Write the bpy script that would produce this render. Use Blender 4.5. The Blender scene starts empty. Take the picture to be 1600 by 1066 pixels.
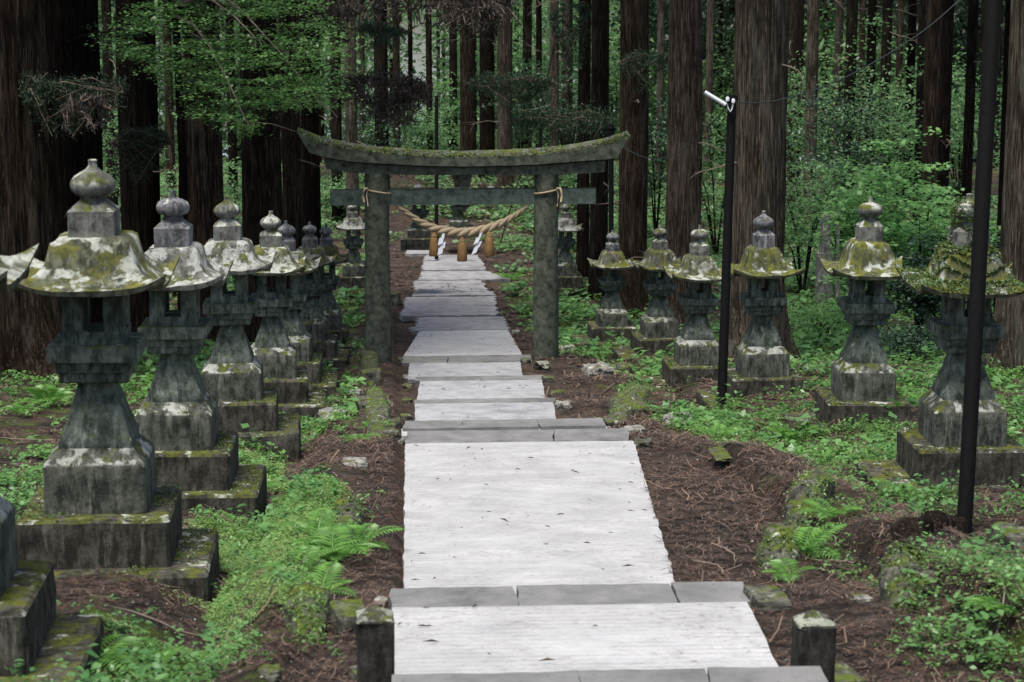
import bpy, math, random
import numpy as np
from mathutils import Vector, Matrix
R = math.radians
rng = np.random.default_rng(7)
random.seed(7)
sc = bpy.context.scene
COL = sc.collection

# ------------------------------------------------------------------ camera
F = 3400.0            # focal length in photo pixels (1600 wide)
PITCH = math.atan(603 / F)
YAW = 0.0548
cam_d = bpy.data.cameras.new("camera")
cam = bpy.data.objects.new("camera", cam_d); COL.objects.link(cam)
cam_d.sensor_width = 36; cam_d.lens = 36 * F / 1600
cam_d.clip_start = 0.1; cam_d.clip_end = 600
EYE = Vector((0, 0, 10.5))
cam.location = EYE
cam.rotation_euler = (math.pi / 2 - PITCH, 0, -YAW)
cam_d.dof.use_dof = True; cam_d.dof.focus_distance = 27; cam_d.dof.aperture_fstop = 5.6
sc.camera = cam
FWD = Vector((math.sin(YAW) * math.cos(PITCH), math.cos(YAW) * math.cos(PITCH), -math.sin(PITCH)))
RT = Vector((math.cos(YAW), -math.sin(YAW), 0))
UP = RT.cross(FWD)

# ------------------------------------------------------------------ light
SUN_EL, SUN_ROT = R(73), R(215)
w = bpy.data.worlds.new("World"); sc.world = w; w.use_nodes = True
nt = w.node_tree; nt.nodes.clear()
wo = nt.nodes.new("ShaderNodeOutputWorld"); bg = nt.nodes.new("ShaderNodeBackground")
sky = nt.nodes.new("ShaderNodeTexSky"); sky.sky_type = 'NISHITA'; sky.sun_disc = False
sky.sun_elevation = SUN_EL; sky.sun_rotation = SUN_ROT; sky.dust_density = 3.0; sky.air_density = 1.0; sky.ozone_density = 1.0
tc = nt.nodes.new("ShaderNodeTexCoord"); sp = nt.nodes.new("ShaderNodeSeparateXYZ"); cb = nt.nodes.new("ShaderNodeCombineXYZ")
ab = nt.nodes.new("ShaderNodeMath"); ab.operation = 'ABSOLUTE'
nt.links.new(tc.outputs['Generated'], sp.inputs[0]); nt.links.new(sp.outputs[0], cb.inputs[0]); nt.links.new(sp.outputs[1], cb.inputs[1])
nt.links.new(sp.outputs[2], ab.inputs[0]); nt.links.new(ab.outputs[0], cb.inputs[2]); nt.links.new(cb.outputs[0], sky.inputs[0])
nt.links.new(sky.outputs[0], bg.inputs[0]); bg.inputs[1].default_value = 0.115
nt.links.new(bg.outputs[0], wo.inputs[0])
sun_d = bpy.data.lights.new("sun", 'SUN'); sun_d.energy = 3.4; sun_d.angle = R(22); sun_d.color = (1, .97, .92)
sun = bpy.data.objects.new("sun", sun_d); COL.objects.link(sun)
sun.rotation_euler = (R(90) - SUN_EL, 0, math.pi - SUN_ROT)
sc.view_settings.view_transform = 'Standard'; sc.view_settings.look = 'None'
sc.view_settings.exposure = 0.38; sc.view_settings.gamma = 1
sc.cycles.max_bounces = 5; sc.cycles.diffuse_bounces = 3; sc.cycles.glossy_bounces = 2
sc.cycles.transmission_bounces = 3; sc.cycles.transparent_max_bounces = 4
sc.cycles.use_denoising = True

# ------------------------------------------------------------------ picture geometry
def unproj(px, py, d):
    return EYE + (FWD + RT * ((px - 800) / F) + UP * ((533 - py) / F)) * d
def proj(p):
    v = Vector(p) - EYE; d = v.dot(FWD)
    return 800 + F * v.dot(RT) / d, 533 - F * v.dot(UP) / d, d
def ray_z(px, py, zf, d0=5, d1=160):
    """march the ray until it goes below the height function zf(x,y)"""
    p = None; d = d0
    while d < d1:
        q = unproj(px, py, d)
        if q.z < zf(q.x, q.y): break
        d += 0.25
    a, b = d - .25, d
    for _ in range(20):
        m = (a + b) / 2; q = unproj(px, py, m)
        if q.z < zf(q.x, q.y): b = m
        else: a = m
    return unproj(px, py, b)

# ------------------------------------------------------------------ noise
def _h(ix, iy, iz, s):
    n = (ix.astype(np.int64) * 374761393 + iy.astype(np.int64) * 668265263 + iz.astype(np.int64) * 2147483647 + s * 1442695041) & 0x7fffffff
    n = ((n ^ (n >> 13)) * 1274126177) & 0x7fffffff
    n = (n ^ (n >> 16)) & 0xffff
    return n / 32767.5 - 1.0
def noise(x, y, z=0.0, s=0):
    x, y, z = np.broadcast_arrays(np.asarray(x, float), np.asarray(y, float), np.asarray(z, float))
    ix, iy, iz = np.floor(x), np.floor(y), np.floor(z)
    fx, fy, fz = x - ix, y - iy, z - iz
    fx, fy, fz = [f * f * (3 - 2 * f) for f in (fx, fy, fz)]
    r = 0
    for a in (0, 1):
        for b in (0, 1):
            for c in (0, 1):
                wgt = (fx if a else 1 - fx) * (fy if b else 1 - fy) * (fz if c else 1 - fz)
                r = r + wgt * _h(ix + a, iy + b, iz + c, s)
    return r
def fbm(x, y, z=0.0, s=0, o=3):
    r = 0; a = 1.0; t = 0
    for k in range(o):
        r = r + a * noise(np.asarray(x) * 2 ** k + 13.7 * k, np.asarray(y) * 2 ** k, np.asarray(z) * 2 ** k, s + k); t += a; a *= .5
    return r / t
def sst(a, b, x):
    t = np.clip((np.asarray(x, float) - a) / (b - a), 0, 1); return t * t * (3 - 2 * t)

# ------------------------------------------------------------------ path layout
EZ = EYE.z
_py = np.arange(-40, 400, .5)
_slope = np.where(_py < 43, -.137, np.where(_py < 63, -.137 * (63 - _py) / 20, np.where(_py < 96, 0.0, -.16)))
_pz = np.cumsum(_slope * .5); _pz = _pz - np.interp(0, _py, _pz) - 1.92
def plane(Y):
    return EZ + np.interp(Y, _py, _pz)
# (kind, start py, end py, xl,xr at start, xl,xr at end)
SEG = [
    ('edge', 1085, 1052, 612, 1300, 610, 1290),
    ('slab', 1052, 948, 615, 1222, 613, 1172),
    ('edge', 950, 918, 610, 1184, 609, 1166),
    ('slab', 918, 692, 630, 1057, 633, 992),
    ('edge', 692, 673, 634, 985, 636, 985),
    ('slab', 673, 669, 628, 960, 628, 955),
    ('edge', 669, 657, 628, 950, 632, 942),
    ('slab', 657, 630, 648, 868, 648, 866),
    ('edge', 630, 624, 646, 868, 646, 868),
    ('slab', 624, 595, 650, 852, 656, 848),
    ('edge', 595, 588, 648, 856, 650, 850),
    ('slab', 588, 567, 637, 816, 640, 814),
    ('edge', 567, 556, 628, 832, 630, 830),
    ('slab', 556, 516, 628, 818, 656, 794),
]
segs = []
for k, a, b, l0, r0, l1, r1 in SEG:
    if k == 'slab':
        lo = -.09 if b - a != -4 else -.03
        s = ray_z(700, a, lambda x, y: plane(y) + lo); e = ray_z(700, b, lambda x, y: plane(y) + .02)
        if e.y < s.y + .15: e = unproj(700, b, (s - EYE).dot(FWD) + .25)
        zs, ze = s.z, e.z
        if ze > zs: ze = zs - .01
    else:
        e = ray_z(700, b, lambda x, y: plane(y) + .05); zz = e.z
        s = ray_z(700, a, lambda x, y: zz); zs = ze = zz
    f = lambda px, py, Y: None
    def xat(px, Y, z, py):
        d = (Vector((0, Y, z)) - EYE).dot(FWD)
        return unproj(px, py, d).x
    segs.append([k, s.y, e.y, zs, ze, xat(l0, s.y, zs, a), xat(r0, s.y, zs, a), xat(l1, e.y, ze, b), xat(r1, e.y, ze, b)])
_sy, _sz = [], []
for k, y0, y1, z0, z1, *_ in segs:
    if k == 'slab':
        _sy += [y0, y1]; _sz += [z0 - .03, z1 - .03]
_yl = segs[-1][2]
for _q in np.arange(_yl + .4, 75, .5): _sy.append(_q); _sz.append(float(plane(_q)) - .06)
_o = np.argsort(_sy); _sy = np.array(_sy)[_o]; _sz = np.array(_sz)[_o]
_ry = []; _rx = []
for s_ in segs:
    _ry += [s_[1] + .01, s_[2] - .01]; _rx += [s_[6], s_[8]]
_oo = np.argsort(_ry, kind='stable'); _re_y = np.array(_ry)[_oo]; _re_x = np.array(_rx)[_oo]
def pathz(Y):
    Y = np.asarray(Y, float)
    z = np.interp(Y, _sy, _sz)
    t = sst(8.5, 10, Y) * (1 - sst(53, 57, Y))
    return z * t + (plane(Y) - .02) * (1 - t)
def pathr(Y):
    return np.interp(Y, _re_y, _re_x)
def ground(X, Y, detail=True):
    X = np.asarray(X, float); Y = np.asarray(Y, float)
    pl = plane(Y) - .05
    wp = sst(-.62, -.42, X) * (1 - sst(2.9, 3.3, X))
    wp = wp * (1 - sst(60, 66, Y))
    z = pl * (1 - wp) + pathz(Y) * wp
    near = 1 - sst(19, 22, Y)
    # raised mossy borders of the beds
    el = -.56 + .06 * noise(Y * .9, 3.3)
    z = z + .15 * np.exp(-((X - el + .12) / .16) ** 2) * (1 - sst(60, 64, Y)) * sst(8, 9, Y) * (.6 + .5 * noise(Y * 1.3, 7.1))
    er = 2.95 + .10 * noise(Y * .7, 9.3) - .1 * sst(17, 20, Y)
    z = z + near * sst(er, er + .12, X) * (1 - sst(er + .3, er + 2.2, X)) * .24 * (.75 + .4 * noise(Y * 1.1, 5.5))
    mid = sst(21, 24, Y) * (1 - sst(42, 46, Y))
    z = z + mid * sst(2.7, 4.0, X) * .10
    tr = np.exp(-((X + 1.05) / .3) ** 2) + np.exp(-((X - 3.95) / .45) ** 2)
    z = z - .17 * tr * sst(9, 11, Y) * (1 - sst(46, 52, Y))
    z = z + .035 * np.clip(-X - 3, 0, 30) + .02 * np.clip(X - 6.5, 0, 30)
    z = z + sst(70, 84, Y) * sst(10, 3, abs(X - 3)) * 1.0
    if detail:
        amp = .25 + .75 * np.clip(np.maximum(-X - .6, X - 3), 0, 1)
        z = z + amp * (.09 * fbm(X * .55, Y * .55, 0, 3) + .035 * fbm(X * 2.3, Y * 2.3, 0, 11)) + .006 * noise(X * 9, Y * 9, 0, 21)
    # keep the sheet below the paving
    inp = sst(-.02, .04, X) * (1 - sst(-.06, 0., X - pathr(Y))) * sst(8, 8.4, Y) * (1 - sst(54, 56, Y))
    z = z - .07 * inp
    return z
def gz(x, y): return float(ground(x, y))
def on_ground(px, py): return ray_z(px, py, gz)

# ------------------------------------------------------------------ object helpers
def tag(o, label=None, cat=None, group=None, kind=None):
    if label: o['label'] = label
    if cat: o['category'] = cat
    if group: o['group'] = group
    if kind: o['kind'] = kind
    return o
def thing(name, label, cat, loc=(0, 0, 0), rz=0, group=None):
    o = bpy.data.objects.new(name, None); COL.objects.link(o); o.empty_display_size = .2
    o.location = loc; o.rotation_euler = (0, 0, rz)
    return tag(o, label, cat, group)
def mesh(name, V, Fc, mat, parent=None, smooth=None, attr=None):
    V = np.asarray(V, np.float32).reshape(-1, 3)
    me = bpy.data.meshes.new(name)
    if isinstance(Fc, np.ndarray):
        n, k = Fc.shape
        me.vertices.add(len(V)); me.vertices.foreach_set('co', V.ravel())
        me.loops.add(n * k); me.loops.foreach_set('vertex_index', Fc.astype(np.int32).ravel())
        me.polygons.add(n); me.polygons.foreach_set('loop_start', np.arange(0, n * k, k, dtype=np.int32))
        me.polygons.foreach_set('loop_total', np.full(n, k, np.int32))
        me.update(calc_edges=True)
    else:
        me.from_pydata(V.tolist(), [], Fc)
    if attr is not None:
        a = me.attributes.new('v', 'FLOAT', 'POINT'); a.data.foreach_set('value', np.asarray(attr, np.float32))
    if smooth is not None:
        me.polygons.foreach_set('use_smooth', np.ones(len(me.polygons), bool))
        if smooth < 180: me.set_sharp_from_angle(angle=R(smooth))
    me.materials.append(mat)
    o = bpy.data.objects.new(name, me); COL.objects.link(o)
    if parent: o.parent = parent
    return o
class MB:
    """collects pieces of ONE part"""
    def __init__(s): s.V = []; s.F = []; s.n = 0
    def add(s, V, Fc):
        V = np.asarray(V, float).reshape(-1, 3)
        s.V.append(V); s.F += [[i + s.n for i in f] for f in Fc]; s.n += len(V)
    def box(s, x0, x1, y0, y1, z0, z1):
        s.loft([(x1 - x0) / 2] * 2, [z0, z1], (y1 - y0) / 2, ((x0 + x1) / 2, (y0 + y1) / 2), ch=.012)
    def loft(s, hw, zs, hy=None, c=(0, 0), ch=.012, n=5, nz=4, jit=.004, seed=0):
        """rounded square column through (half width, z) pairs; corners chamfered"""
        H, Z = [], []
        for i in range(len(zs) - 1):
            m = max(1, nz if abs(zs[i + 1] - zs[i]) > .05 or abs(hw[i + 1] - hw[i]) > .05 else 1)
            for k in range(m):
                t = k / m; H.append(hw[i] * (1 - t) + hw[i + 1] * t); Z.append(zs[i] * (1 - t) + zs[i + 1] * t)
        H.append(hw[-1]); Z.append(zs[-1])
        rings = []
        for h, z in zip(H, Z):
            hh = h if hy is None else hy * h / hw[0]
            c_ = min(ch, h * .3, hh * .3)
            pts = []
            cs = [(h, -hh), (h, hh), (-h, hh), (-h, -hh)]
            dirs = [(0, 1), (-1, 0), (0, -1), (1, 0)]
            for (cx, cy), (dx, dy) in zip(cs, dirs):
                L = 2 * (hh if dx == 0 else h)
                for j in range(n + 1):
                    t = c_ + (L - 2 * c_) * j / n
                    pts.append((cx + dx * t + c[0], cy + dy * t + c[1], z))
            rings.append(pts)
        m = len(rings[0]); V = np.array(rings).reshape(-1, 3)
        q = V + seed * 3.17
        V = V + jit * np.stack([fbm(q[:, 0] * 9, q[:, 1] * 9, q[:, 2] * 9, 5), fbm(q[:, 0] * 9, q[:, 1] * 9, q[:, 2] * 9, 15), .5 * fbm(q[:, 0] * 9, q[:, 1] * 9, q[:, 2] * 9, 25)], 1) * 1.5
        Fc = [[r * m + i, r * m + (i + 1) % m, (r + 1) * m + (i + 1) % m, (r + 1) * m + i] for r in range(len(rings) - 1) for i in range(m)]
        Fc.append(list(range(m))[::-1]); Fc.append([(len(rings) - 1) * m + i for i in range(m)])
        s.add(V, Fc)
    def lathe(s, prof, c=(0, 0), n=24, jit=.004, seed=0, lobes=0):
        V = []
        for r, z in prof:
            for i in range(n):
                a = 2 * math.pi * i / n
                rr = r * (1 + (.03 * math.cos(lobes * a) if lobes else 0))
                V.append((c[0] + rr * math.cos(a), c[1] + rr * math.sin(a), z))
        V = np.array(V); q = V * 8 + seed
        V[:, :2] += jit * np.stack([fbm(q[:, 0], q[:, 1], q[:, 2], 5), fbm(q[:, 0], q[:, 1], q[:, 2], 15)], 1)
        Fc = [[r * n + i, r * n + (i + 1) % n, (r + 1) * n + (i + 1) % n, (r + 1) * n + i] for r in range(len(prof) - 1) for i in range(n)]
        Fc.append(list(range(n))[::-1]); Fc.append([(len(prof) - 1) * n + i for i in range(n)])
        s.add(V, Fc)
    def tube(s, pts, rad, n=8):
        pts = [Vector(p) for p in pts]; k = len(pts)
        if not hasattr(rad, '__len__'): rad = [rad] * k
        V = []; ref = Vector((0.13, .27, 1)).normalized()
        for i, p in enumerate(pts):
            t = (pts[min(i + 1, k - 1)] - pts[max(i - 1, 0)]).normalized()
            u = t.cross(ref)
            if u.length < .05: u = t.cross(Vector((1, 0, 0)))
            u.normalize(); v = t.cross(u)
            for j in range(n):
                a = 2 * math.pi * j / n; V.append(p + (u * math.cos(a) + v * math.sin(a)) * rad[i])
        V = [tuple(v) for v in V]
        Fc = [[r * n + i, r * n + (i + 1) % n, (r + 1) * n + (i + 1) % n, (r + 1) * n + i] for r in range(k - 1) for i in range(n)]
        Fc.append(list(range(n))); Fc.append([(k - 1) * n + i for i in range(n)][::-1])
        s.add(V, Fc)
    def build(s, name, mat, parent=None, smooth=30):
        return mesh(name, np.concatenate(s.V), s.F, mat, parent, smooth)

# ------------------------------------------------------------------ materials
class NT:
    def __init__(s, name, rough=.9, spec=.2):
        s.m = bpy.data.materials.new(name); s.m.use_nodes = True
        s.t = s.m.node_tree; s.b = s.t.nodes['Principled BSDF']
        s.b.inputs['Roughness'].default_value = rough; s.b.inputs['Specular IOR Level'].default_value = spec
        s.geo = s.n('ShaderNodeNewGeometry')
    def n(s, t, **k):
        o = s.t.nodes.new(t)
        for a, b in k.items(): setattr(o, a, b)
        return o
    def L(s, a, b): s.t.links.new(a, b)
    def pos(s, scale=(1, 1, 1), src=None):
        mp = s.n('ShaderNodeMapping'); mp.inputs['Scale'].default_value = scale
        s.L(src or s.geo.outputs['Position'], mp.inputs['Vector']); return mp.outputs[0]
    def noise(s, scale, detail=4, rough=.6, vec=None, dist=0):
        o = s.n('ShaderNodeTexNoise'); o.inputs['Scale'].default_value = scale; o.inputs['Detail'].default_value = detail
        o.inputs['Roughness'].default_value = rough; o.inputs['Distortion'].default_value = dist
        s.L(vec or s.geo.outputs['Position'], o.inputs['Vector']); return o.outputs['Fac']
    def ramp(s, fac, a, b, lo=0., hi=1.):
        o = s.n('ShaderNodeMapRange'); o.interpolation_type = 'SMOOTHSTEP'
        for i, v in enumerate((a, b, lo, hi)): o.inputs[i + 1].default_value = v
        s.L(fac, o.inputs[0]); return o.outputs[0]
    def cr(s, fac, stops):
        o = s.n('ShaderNodeValToRGB'); e = o.color_ramp.elements
        while len(e) < len(stops): e.new(.5)
        for x, (p, c) in zip(e, stops): x.position = p; x.color = (*c, 1)
        s.L(fac, o.inputs[0]); return o.outputs[0]
    def mix(s, fac, a, b, mode='MIX'):
        o = s.n('ShaderNodeMix', data_type='RGBA', blend_type=mode)
        for i, v in ((0, fac), (6, a), (7, b)):
            if isinstance(v, (int, float)): o.inputs[i].default_value = v
            elif isinstance(v, tuple): o.inputs[i].default_value = (*v, 1)
            else: s.L(v, o.inputs[i])
        return o.outputs[2]
    def mul(s, a, b, op='MULTIPLY'):
        o = s.n('ShaderNodeMath', operation=op)
        for i, v in enumerate((a, b)):
            if isinstance(v, (int, float)): o.inputs[i].default_value = v
            else: s.L(v, o.inputs[i])
        o.use_clamp = op in ('ADD', 'SUBTRACT'); return o.outputs[0]
    def upmask(s, a=.3, b=.8):
        sp = s.n('ShaderNodeSeparateXYZ'); s.L(s.geo.outputs['Normal'], sp.inputs[0]); return s.ramp(sp.outputs[2], a, b)
    def bump(s, h, strength=.5, dist=.02):
        o = s.n('ShaderNodeBump'); o.inputs['Strength'].default_value = strength; o.inputs['Distance'].default_value = dist
        s.L(h, o.inputs['Height']); s.L(o.outputs[0], s.b.inputs['Normal'])
    def col(s, c):
        if isinstance(c, tuple): s.b.inputs['Base Color'].default_value = (*c, 1)
        else: s.L(c, s.b.inputs['Base Color'])
        return s

def stone(name, dark, light, moss_th, lich_th, lich_side=0., moss_col=((.035, .05, .01), (.14, .15, .03)), sidestain=True, up=(.25, .75), lcol=(.55, .57, .48)):
    t = NT(name, .92, .15)
    v = t.pos((1, 1, .28))
    c = t.cr(t.noise(7, 8, .75), [(.36, dark), (.62, light)])
    if sidestain:
        st = t.ramp(t.noise(16, 5, .7, v), .42, .62)
        c = t.mix(t.mul(st, .75), c, tuple(x * .35 for x in dark))
        pale = t.ramp(t.noise(11, 5, .7, t.pos((1.3, 1.3, .22))), .55, .72)
        c = t.mix(t.mul(pale, .6), c, tuple(x * 2.1 for x in light))
    u = t.upmask(*up)
    ms = t.mul(t.ramp(t.noise(5.5, 6, .7), moss_th, moss_th + .1), u)
    mcol = t.cr(t.noise(16, 8, .8), [(.36, moss_col[0]), (.62, moss_col[1])])
    c = t.mix(ms, c, mcol)
    um = t.ramp(u, 0, 1, lich_side, 1)
    lf = t.noise(6.5, 7, .62, t.pos((1, 1, 1), None), .3)
    li = t.mul(t.ramp(lf, lich_th - .01, lich_th + .05), um)
    spk = t.ramp(t.noise(48, 4, .7), .30, .46)
    li = t.mul(li, spk)
    lc = t.cr(t.noise(13, 6, .75), [(.34, tuple(x * .32 for x in lcol)), (.6, tuple(x * .88 for x in lcol))])
    c = t.mix(li, c, lc)
    t.col(c)
    t.bump(t.mul(t.noise(45, 6, .75), t.ramp(t.noise(8, 4), .2, .8, .5, 1)), .6, .02)
    return t.m
M = {}
M['roof'] = stone('mossy_roof_stone', (.055, .062, .04), (.16, .165, .11), .45, .515, .04, ((.045, .05, .012), (.17, .165, .045)), up=(.1, .55), lcol=(.52, .54, .46))
M['roof_moss'] = stone('bright_moss_roof_stone', (.05, .055, .035), (.14, .145, .09), .43, .55, .04, ((.035, .04, .01), (.19, .195, .04)), up=(.1, .55), lcol=(.55, .57, .5))
M['roof_dull'] = stone('dull_roof_stone', (.05, .055, .045), (.15, .15, .12), .44, .55, .05, ((.06, .065, .012), (.15, .15, .035)), up=(.1, .55), lcol=(.5, .5, .43))
M['roof_pale'] = stone('pale_roof_stone', (.07, .075, .06), (.2, .2, .17), .50, .47, .12, up=(.1, .55), lcol=(.52, .52, .47))
M['body'] = stone('green_grey_stone', (.05, .064, .05), (.19, .215, .175), .50, .60, .12, up=(.15, .7))
M['block'] = stone('streaked_block_stone', (.042, .046, .036), (.17, .175, .14), .47, .51, .05, up=(.15, .6), lcol=(.55, .56, .48))
M['plinth'] = stone('mossy_plinth_stone', (.035, .034, .026), (.12, .11, .088), .46, .58, .0, ((.035, .042, .008), (.14, .15, .03)))
M['finial'] = stone('pale_finial_stone', (.09, .09, .078), (.24, .24, .21), .48, .52, .35, up=(.0, .5), lcol=(.56, .57, .49))
M['finial_grey'] = stone('grey_finial_stone', (.09, .09, .088), (.27, .27, .275), .56, .58, .3)
M['torii'] = stone('torii_stone', (.032, .04, .03), (.15, .165, .12), .47, .60, .25, ((.045, .06, .01), (.12, .14, .03)), lcol=(.2, .23, .17), sidestain=False)
M['torii_beam'] = stone('torii_beam_stone', (.055, .075, .06), (.17, .215, .175), .44, .62, .25, ((.045, .06, .01), (.12, .14, .03)), lcol=(.25, .28, .22), sidestain=False)
M['moss_rock'] = stone('moss_rock', (.05, .05, .038), (.16, .155, .12), .46, .62, .0, ((.03, .045, .008), (.13, .165, .03)))
M['pale_rock'] = stone('pale_rock', (.16, .15, .13), (.36, .35, .31), .56, .6, .2)
M['post_rock'] = stone('bollard_stone', (.03, .028, .024), (.085, .08, .068), .50, .45, .0, up=(.2, .5), lcol=(.4, .42, .33))

def concrete():
    t = NT('white_concrete', .85, .25)
    c = t.cr(t.noise(2.2, 8, .7), [(.32, (.36, .36, .355)), (.66, (.53, .525, .515))])
    st = t.ramp(t.noise(5, 9, .9, t.pos((1.8, 6, 1))), .48, .60)
    pat = t.ramp(t.noise(1.6, 5, .7), .4, .6, .1, 1)
    c = t.mix(t.mul(t.mul(st, pat), .6), c, (.25, .235, .225))
    sp = t.ramp(t.noise(17, 8, .9, t.pos((1, 1, 1))), .535, .60)
    c = t.mix(t.mul(t.mul(sp, t.ramp(t.noise(1.4, 3), .35, .6, .25, 1)), .75), c, (.15, .10, .085))
    dirt = t.ramp(t.noise(.9, 5, .6), .52, .7)
    c = t.mix(t.mul(dirt, .4), c, (.34, .31, .30))
    wv = t.n('ShaderNodeTexWave'); wv.bands_direction = 'Y'; wv.inputs['Scale'].default_value = 4.2; wv.inputs['Distortion'].default_value = 2.5; wv.inputs['Detail'].default_value = 4; wv.inputs['Detail Scale'].default_value = 6
    t.L(t.geo.outputs['Position'], wv.inputs['Vector'])
    rb = t.mul(t.ramp(wv.outputs['Fac'], .5, .1), t.ramp(t.noise(3, 5, .7, t.pos((1, 2.5, 1))), .4, .6, .15, 1))
    c = t.mix(t.mul(rb, .36), c, (.23, .22, .215))
    t.col(c); t.bump(t.noise(40, 6, .7, t.pos((1, 4, 1))), .35, .01); return t.m
M['concrete'] = concrete()
def flat_stone(name, a, b, mossy=.62, flecks=.0):
    t = NT(name, .85, .25)
    c = t.cr(t.noise(4, 6, .65), [(.3, a), (.7, b)])
    c = t.mix(t.ramp(t.noise(3.1, 5, .7), mossy, mossy + .1), c, (.09, .1, .035))
    sp = t.ramp(t.noise(40, 5, .7), .62, .68)
    c = t.mix(t.mul(sp, .7), c, tuple(x * .35 for x in a))
    c = t.mix(t.mul(t.ramp(t.noise(1.1, 6, .75), .5, .68), .55), c, tuple(x * .5 for x in a))
    t.col(c); t.bump(t.noise(35, 6, .7), .5, .012); return t.m
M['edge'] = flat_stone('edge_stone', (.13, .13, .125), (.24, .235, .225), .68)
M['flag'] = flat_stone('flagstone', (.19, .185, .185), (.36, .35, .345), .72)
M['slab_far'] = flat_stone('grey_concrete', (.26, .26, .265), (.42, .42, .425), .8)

def soil():
    t = NT('forest_soil', .95, .1)
    c = t.cr(t.noise(3.2, 9, .8), [(.32, (.010, .009, .008)), (.5, (.036, .029, .024)), (.68, (.11, .082, .062))])
    lit = t.ramp(t.noise(22, 9, .85, t.pos((1, .6, 1)), .8), .50, .57)
    pt = t.ramp(t.noise(1.5, 5, .65), .38, .56)
    c = t.mix(t.mul(t.mul(lit, pt), .85), c, (.20, .12, .085))
    ash = t.ramp(t.noise(3.7, 5, .6), .55, .7)
    c = t.mix(t.mul(ash, .55), c, (.10, .095, .088))
    peb = t.n('ShaderNodeTexVoronoi'); peb.inputs['Scale'].default_value = 16; t.L(t.geo.outputs['Position'], peb.inputs['Vector'])
    pb = t.ramp(peb.outputs['Distance'], .10, .06)
    c = t.mix(t.mul(pb, t.ramp(t.noise(6, 3), .5, .6)), c, (.2, .19, .18))
    ms = t.ramp(t.noise(1.1, 6, .7), .53, .62)
    sp = t.n('ShaderNodeSeparateXYZ'); t.L(t.geo.outputs['Position'], sp.inputs[0])
    side = t.mul(t.ramp(sp.outputs[0], -.35, -.55), t.ramp(sp.outputs[0], 2.9, 3.1), 'ADD')
    mcol = t.cr(t.noise(30, 4, .7), [(.3, (.03, .05, .01)), (.7, (.11, .15, .03))])
    c = t.mix(t.mul(ms, side), c, mcol)
    t.col(c); t.bump(t.noise(28, 8, .8), .9, .04); return t.m
M['soil'] = soil()
def bark(name, a, b, lit=None):
    t = NT(name, .95, .08)
    tcn = t.n('ShaderNodeTexCoord')
    v = t.pos((1, 1, .085)); v2 = t.pos((1, 1, .12))
    f = t.noise(24, 8, .75, v, .2)
    c = t.cr(f, [(.36, tuple(x * .12 for x in a)), (.47, a), (.60, b)])
    c = t.mix(t.ramp(t.noise(1.3, 5, .6), .4, .7), c, tuple(x * .6 for x in a))
    if lit:
        c = t.mix(t.mul(t.ramp(t.noise(6, 5, .7, v2), .52, .66), .7), c, lit)
    c = t.mix(t.mul(t.ramp(t.noise(40, 4, .7, t.pos((1, 1, .04))), .56, .62), .55), c, tuple(min(.5, x * 2.1) for x in b))
    t.col(c); t.bump(f, 1.0, .15); return t.m
M['bark'] = bark('cedar_bark', (.032, .021, .014), (.10, .07, .048), (.13, .11, .08))
M['bark_red'] = bark('red_cedar_bark', (.066, .048, .036), (.185, .145, .115), (.16, .145, .12))
M['bark_grey'] = bark('grey_cedar_bark', (.07, .056, .04), (.22, .18, .135), (.17, .18, .15))
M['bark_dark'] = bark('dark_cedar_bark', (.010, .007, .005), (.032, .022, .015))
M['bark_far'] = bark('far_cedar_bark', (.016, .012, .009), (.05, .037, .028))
def leafmat(name, a, b, tr=.35, rough=.42):
    t = NT(name, rough, .5)
    at = t.n('ShaderNodeAttribute', attribute_name='v')
    c = t.cr(at.outputs['Fac'], [(0, a), (1, b)]); t.col(c)
    tl = t.n('ShaderNodeBsdfTranslucent'); t.L(c, tl.inputs[0])
    mx = t.n('ShaderNodeMixShader'); mx.inputs[0].default_value = tr
    out = [n for n in t.t.nodes if n.type == 'OUTPUT_MATERIAL'][0]
    t.L(t.b.outputs[0], mx.inputs[1]); t.L(tl.outputs[0], mx.inputs[2]); t.L(mx.outputs[0], out.inputs[0]); return t.m
M['cover'] = leafmat('ground_cover_leaf', (.035, .10, .02), (.21, .42, .10))
M['cover_b'] = leafmat('blue_green_leaf', (.045, .14, .035), (.20, .40, .12))
M['cover_bright'] = leafmat('yellow_green_cover', (.08, .17, .03), (.34, .50, .15))
M['fern'] = leafmat('fern_leaf', (.06, .18, .03), (.2, .42, .08))
M['maple'] = leafmat('maple_leaf', (.025, .085, .02), (.14, .28, .07))
M['shrub'] = leafmat('shrub_leaf', (.06, .20, .055), (.30, .54, .18), .45)
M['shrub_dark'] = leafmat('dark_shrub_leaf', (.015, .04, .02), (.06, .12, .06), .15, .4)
M['far_leaf'] = leafmat('far_leaf', (.05, .15, .055), (.30, .50, .20), .5)
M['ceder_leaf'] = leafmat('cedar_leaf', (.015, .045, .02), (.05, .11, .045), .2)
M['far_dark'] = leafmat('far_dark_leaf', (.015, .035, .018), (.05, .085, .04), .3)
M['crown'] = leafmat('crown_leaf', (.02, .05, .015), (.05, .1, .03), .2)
M['ivy'] = leafmat('ivy_leaf', (.04, .08, .015), (.15, .22, .06), .2)
M['litter'] = leafmat('cedar_litter', (.018, .012, .009), (.23, .15, .105), .05, .9)
M['dead'] = leafmat('dead_twig', (.05, .04, .035), (.19, .155, .13), .1, .9)
def plain(name, c, rough=.6, metal=0, ns=20, var=.35, spec=.4):
    t = NT(name, rough, spec); t.b.inputs['Metallic'].default_value = metal
    f = t.noise(ns, 5, .7); t.col(t.cr(f, [(.3, tuple(x * (1 - var) for x in c)), (.7, tuple(min(1, x * (1 + var)) for x in c))]))
    t.bump(f, .2, .005); return t.m
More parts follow.
